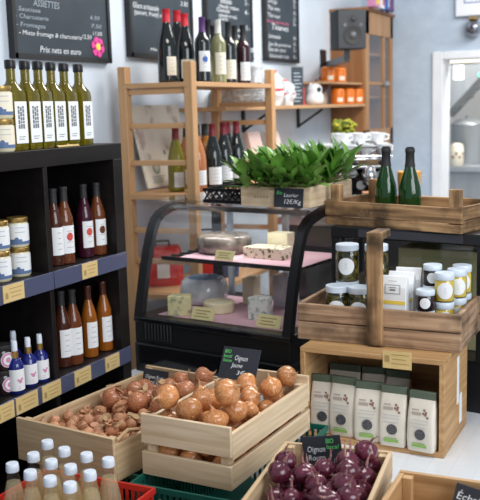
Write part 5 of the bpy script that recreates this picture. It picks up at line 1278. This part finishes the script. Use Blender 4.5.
# pot of yellow flowers, jug, small things on the bar
q = aty(344, 118, 4.78)
t = thing('flower_pot', 'pot of yellow-green flowers behind the coffee cups', 'plant', (q.x, 4.78, ZBAR)); 
t.scale = (1, 1, 1.17); obj('pot', MB().lathe([(.05, 0), (.055, .004), (.065, .30), (.058, .30)], 20), M['white_ceramic'], t)
b = MB(); q_ = random.Random(8)
for k in range(90):
    a = q_.random()*6.28; rr = .055*q_.random()**.5; z = .29+.08*q_.random(); m = Matrix.Translation((rr*math.cos(a), rr*math.sin(a), z)); b.lathe([(.003, -.012), (.019, -.004), (.017, .007), (.003, .012)], 7, (0, 0), 0, m)
for k in range(12): a = k*.52; b.tube([(.02*math.cos(a), .02*math.sin(a), .2), (.04*math.cos(a), .04*math.sin(a), .34)], .003, 5)
obj('flowers', b, M['flowery'], t)
p = atz(397, 190, ZBAR)
p = Vector((-.90, 4.22, ZBAR)); q = aty(397, 165, 4.30)
t = thing('juice_jug', 'clear jug of orange juice behind the champagne bottles', 'jug', (q.x+.05, 4.34, ZBAR+.0004))
obj('jug', MB().lathe([(.045, 0), (.052, .004), (.060, .20), (.057, .202)], 22, cap=False), M['glass'], t)
obj('juice', MB().lathe([(.050, .005), (.0585, .19)], 22), plain('orange_juice', (.90, .42, .02), .3), t)
obj('handle', MB().tube([(.057, 0, .18), (.09, 0, .17), (.088, 0, .08), (.053, 0, .06)], .007), M['glass'], t)
q = aty(374, 178, 4.02)
t = thing('snack_box', 'small red and green box on the bar behind the champagne crate', 'box', (q.x, 4.02, ZBAR+.0004), .4)
obj('box', MB().box((-.055, -.03, 0), (.055, .03, .12)), plain('dull_orange_box', (.45, .20, .10), .5), t, smooth=0, bevel=.002)
obj('front_label', MB().box((-.05, -.0312, .05), (.0, -.0302, .11)), M['greenprint'], t, smooth=0).name
obj('red_label', MB().box((.005, -.0312, .05), (.05, -.0302, .11)), M['redprint'], t, smooth=0)
# ------------------------------------------------------------------ kitchen seen through the doorway
p1 = aty(449, 178, 8.0); 
t = thing('kitchen_counter', 'stainless steel kitchen counter seen through the doorway', 'counter', (-1.6, 8.35, 0)); zc = aty(470, 166, 8.05).z
obj('top', MB().box((-.75, -.35, zc-.05), (.9, .45, zc)), M['potsteel'], t, bevel=.003)
obj('front_panel', MB().box((-.72, -.31, .1), (.87, -.28, zc-.05)), M['potsteel'], t); obj('base', MB().box((-.70, -.25, 0), (.85, .40, .1)), M['matteblack'], t)
q = aty(466, 150, 8.3); r = .155; hh = aty(467, 117, 8.3).z-zc
t = thing('stock_pot', 'large stainless stock pot on the kitchen counter', 'pot', (q.x, 8.4, zc))
obj('pot', MB().lathe([(r*.96, 0), (r, .01), (r, hh*.82), (r*1.03, hh*.84)], 30), M['potsteel'], t, smooth=50); obj('lid', MB().lathe([(r*1.02, hh*.845), (r*.98, hh*.87), (r*.5, hh*.96), (.03, hh*.97), (.03, hh*1.02)], 30), M['potsteel'], t, smooth=50)
for s in (-1, 1): obj('handle', MB().tube([(s*r, -.05, hh*.7), (s*(r+.05), -.05, hh*.7), (s*(r+.05), .05, hh*.7), (s*r, .05, hh*.7)], .009), M['steel'], t)
q = aty(456, 165, 8.06)
t = thing('kitchen_jar', 'cream patterned jar at the left end of the kitchen counter', 'jar', (q.x, 8.08, zc)); obj('body', MB().lathe([(.055, 0), (.062, .01), (.062, .15), (.055, .17)], 22), M['cream'], t, smooth=50)
obj('lid', MB().lathe([(.057, .17), (.054, .19), (.015, .2)], 22), M['cream'], t)
b = MB(); [b.disc_patch(.0626, .08+.03*(k % 2), .014, -1.9+.5*k, 10) for k in range(5)]; obj('pattern', b, plain('brown_pattern', (.30, .16, .10), .6), t)
h0 = aty(451, 112, 8.2); h1 = aty(478, 76, 8.2)
t = thing('extractor_hood', 'grey steel extractor hood above the stock pot', 'hood', (h0.x, 8.2, h0.z))
pts = [(0, -.02), (.12, -.02), (.5, .36), (.9, .36), (.9, .50), (0, .50)]
hood = [(0.0, 0), (0.02, 0.06), (h1.x-h0.x, h1.z-h0.z), (.95, h1.z-h0.z), (.95, h1.z-h0.z+.14), (0.0, h1.z-h0.z+.14)]
poly = [(-.12, -.05), (-.08, -.05), (h1.x-h0.x, h1.z-h0.z-.02), (1.0, h1.z-h0.z-.02), (1.0, h1.z-h0.z+.10), (-.12, h1.z-h0.z+.10)]
obj('canopy', MB().prism(poly, -.5, 0, 0, Matrix(((1, 0, 0, 0), (0, 0, -1, 0), (0, 1, 0, 0), (0, 0, 0, 1)))), M['potsteel'], t, smooth=0)
b = MB()
for k in range(4): b.bar((.02+.10*k, -.006, .02+.085*k), (.10+.10*k, -.006, .045+.085*k), .012, .012)
obj('baffle', b, plain('dark_steel', (.16, .17, .18), .4, metal=.8), t)
obj('indicator_light', MB().lathe([(.02, 0), (.018, .012)], 12, (0, 0), 0, frame_mat((h1.x-h0.x+.02, 0, h1.z-h0.z+.01), (1, 0, 0), (0, 0, 1))), M['led'], t)
obj('chimney', MB().box((.2, .05, h1.z-h0.z+.10), (.6, .4, 2.9-h0.z)), M['steel'], t)
q = aty(457.5, 74, 7.9); t = thing('lit_panel', 'small bright lit panel beside the kitchen hood', 'lamp', (q.x, 7.9, q.z-.10)); obj('housing', MB().box((-.035, .0, .05), (.05, .03, .17)), M['white_paint'], t); obj('diffuser', MB().box((-.03, -.006, .055), (.045, 0, .165)), M['lamp'], t)
obj('ceiling_rod', MB().box((-.02, .01, .17), (.0, .03, 2.9-q.z+.10)), M['steel'], t)
q = aty(465, 62, 7.6); t = thing('ceiling_lamp', 'long warm lamp under the kitchen ceiling', 'lamp', (q.x, 7.6, q.z)); obj('housing', MB().box((-.5, -.05, .03), (.9, .05, .06)), M['white_paint'], t); obj('tube', MB().box((-.48, -.04, 0), (.88, .04, .03)), plain('warm_lamp', (1, .9, .7), .5, emit=(1, .82, .55), es=1.4), t)
obj('ceiling_rod', MB().box((-.3, -.01, .06), (-.28, .01, 2.9-q.z)).box((.6, -.01, .06), (.62, .01, 2.9-q.z)), M['steel'], t)

# ------------------------------------------------------------------ on the back wall, above the door
a = aty(457, 17, YB); e = aty(490, 17, YB)
t = thing('wall_sign', 'white sign with blue framed lettering above the doorway', 'sign', ((a.x+e.x)/2, YB, a.z)); w = e.x-a.x
obj('panel', MB().box((-w/2, -.045, 0), (w/2, -.001, .30)), M['white_paint'], t, smooth=0, bevel=.003)
s0 = aty(464, 3.5, YB-.045); b = MB(); x0 = s0.x-(a.x+e.x)/2; z0 = s0.z-a.z
for c in ((x0, z0, w/2-.015, z0+.007), (x0, z0+.085, w/2-.015, z0+.092), (x0, z0, x0+.007, z0+.092), (w/2-.022, z0, w/2-.015, z0+.092)): b.box((c[0], -.0465, c[1]), (c[2], -.045, c[3]))
text_mb(b, 'PRES', w/2-.03-x0-.03, .052, 0, frame_mat((x0+.02, -.0455, z0+.022), (1, 0, 0), (0, 0, 1)), 0)
obj('lettering', b, M['blue'], t, smooth=0)
q = aty(473.5, 28, YB-.06)
t = thing('wall_ornament', 'round silver and gold bauble hanging on the wall above the doorway', 'ornament', (q.x, YB-.062, q.z))
obj('ball', MB().lathe([(.004, -.058), (.026, -.052), (.048, -.033), (.058, 0), (.048, .033), (.026, .052), (.012, .057)], 28), noisy('mottled_silver', [(.35, (.05, .05, .07)), (.6, (.42, .44, .50))], (1, 1, 1), 25, 4, .2, .3, metal=.8), t, smooth=60)
b = MB()
for k in range(5):
    aa = k*1.257; b.lathe([(.004, -.012), (.020, 0), (.004, .014)], 8, (0, 0), 0, Matrix.Translation((.022*math.cos(aa), .022*math.sin(aa)-.01, .062)))
obj('gold_top', b, M['gold'], t); obj('hook', MB().tube([(0, 0, .06), (0, .02, .09), (0, .061, .092)], .003), M['gold'], t)

# ------------------------------------------------------------------ light
W = bpy.data.worlds.new('daylight'); S.world = W; W.use_nodes = True
W.node_tree.nodes['Background'].inputs['Color'].default_value = (.80, .90, 1, 1); W.node_tree.nodes['Background'].inputs['Strength'].default_value = .45
def area(name, loc, target, sx, sy, power, col):
    l = bpy.data.lights.new(name, 'AREA'); l.shape = 'RECTANGLE'; l.size = sx; l.size_y = sy; l.energy = power; l.color = col
    o = bpy.data.objects.new(name, l); C.objects.link(o); o.location = loc
    o.rotation_euler = (Vector(target)-Vector(loc)).to_track_quat('-Z', 'Y').to_euler(); return o
area('shop_window_light', (2.3, .6, 2.2), (-1.0, 2.6, .9), 2.6, 1.9, 95, (.90, .95, 1))
area('overhead_fill_front', (-.5, 1.7, 2.85), (-.6, 1.9, 0), 1.2, .5, 22, (1, .96, .90))  # unseen overhead fill, added above the front crates
area('overhead_fill_back', (-.7, 4.2, 2.85), (-.9, 4.3, 0), 1.6, .6, 62, (1, .97, .93))  # unseen overhead fill, added to lighten the walls further back
area('doorway_fill', (-.2, 5.4, 2.85), (-.9, 6.4, .8), 1.2, .5, 24, (1, .98, .95))  # extra fill light, added to brighten the door casing
area('kitchen_lamp', (-1.0, 7.6, 2.8), (-1.2, 8.6, .5), 1.2, 1.2, 100, (1, .97, .92))
vs = S.view_settings; S.display_settings.display_device = 'sRGB'; vs.view_transform = 'Standard'; vs.look = 'None'; vs.exposure = 0; vs.gamma = 1; vs.use_curve_mapping = False
S.cycles.max_bounces = 10; S.cycles.transparent_max_bounces = 24; S.cycles.transmission_bounces = 8; S.cycles.caustics_reflective = False; S.cycles.caustics_refractive = False
S.cycles.use_denoising = True
for o in C.objects:
    if 'used' in o: del o['used']
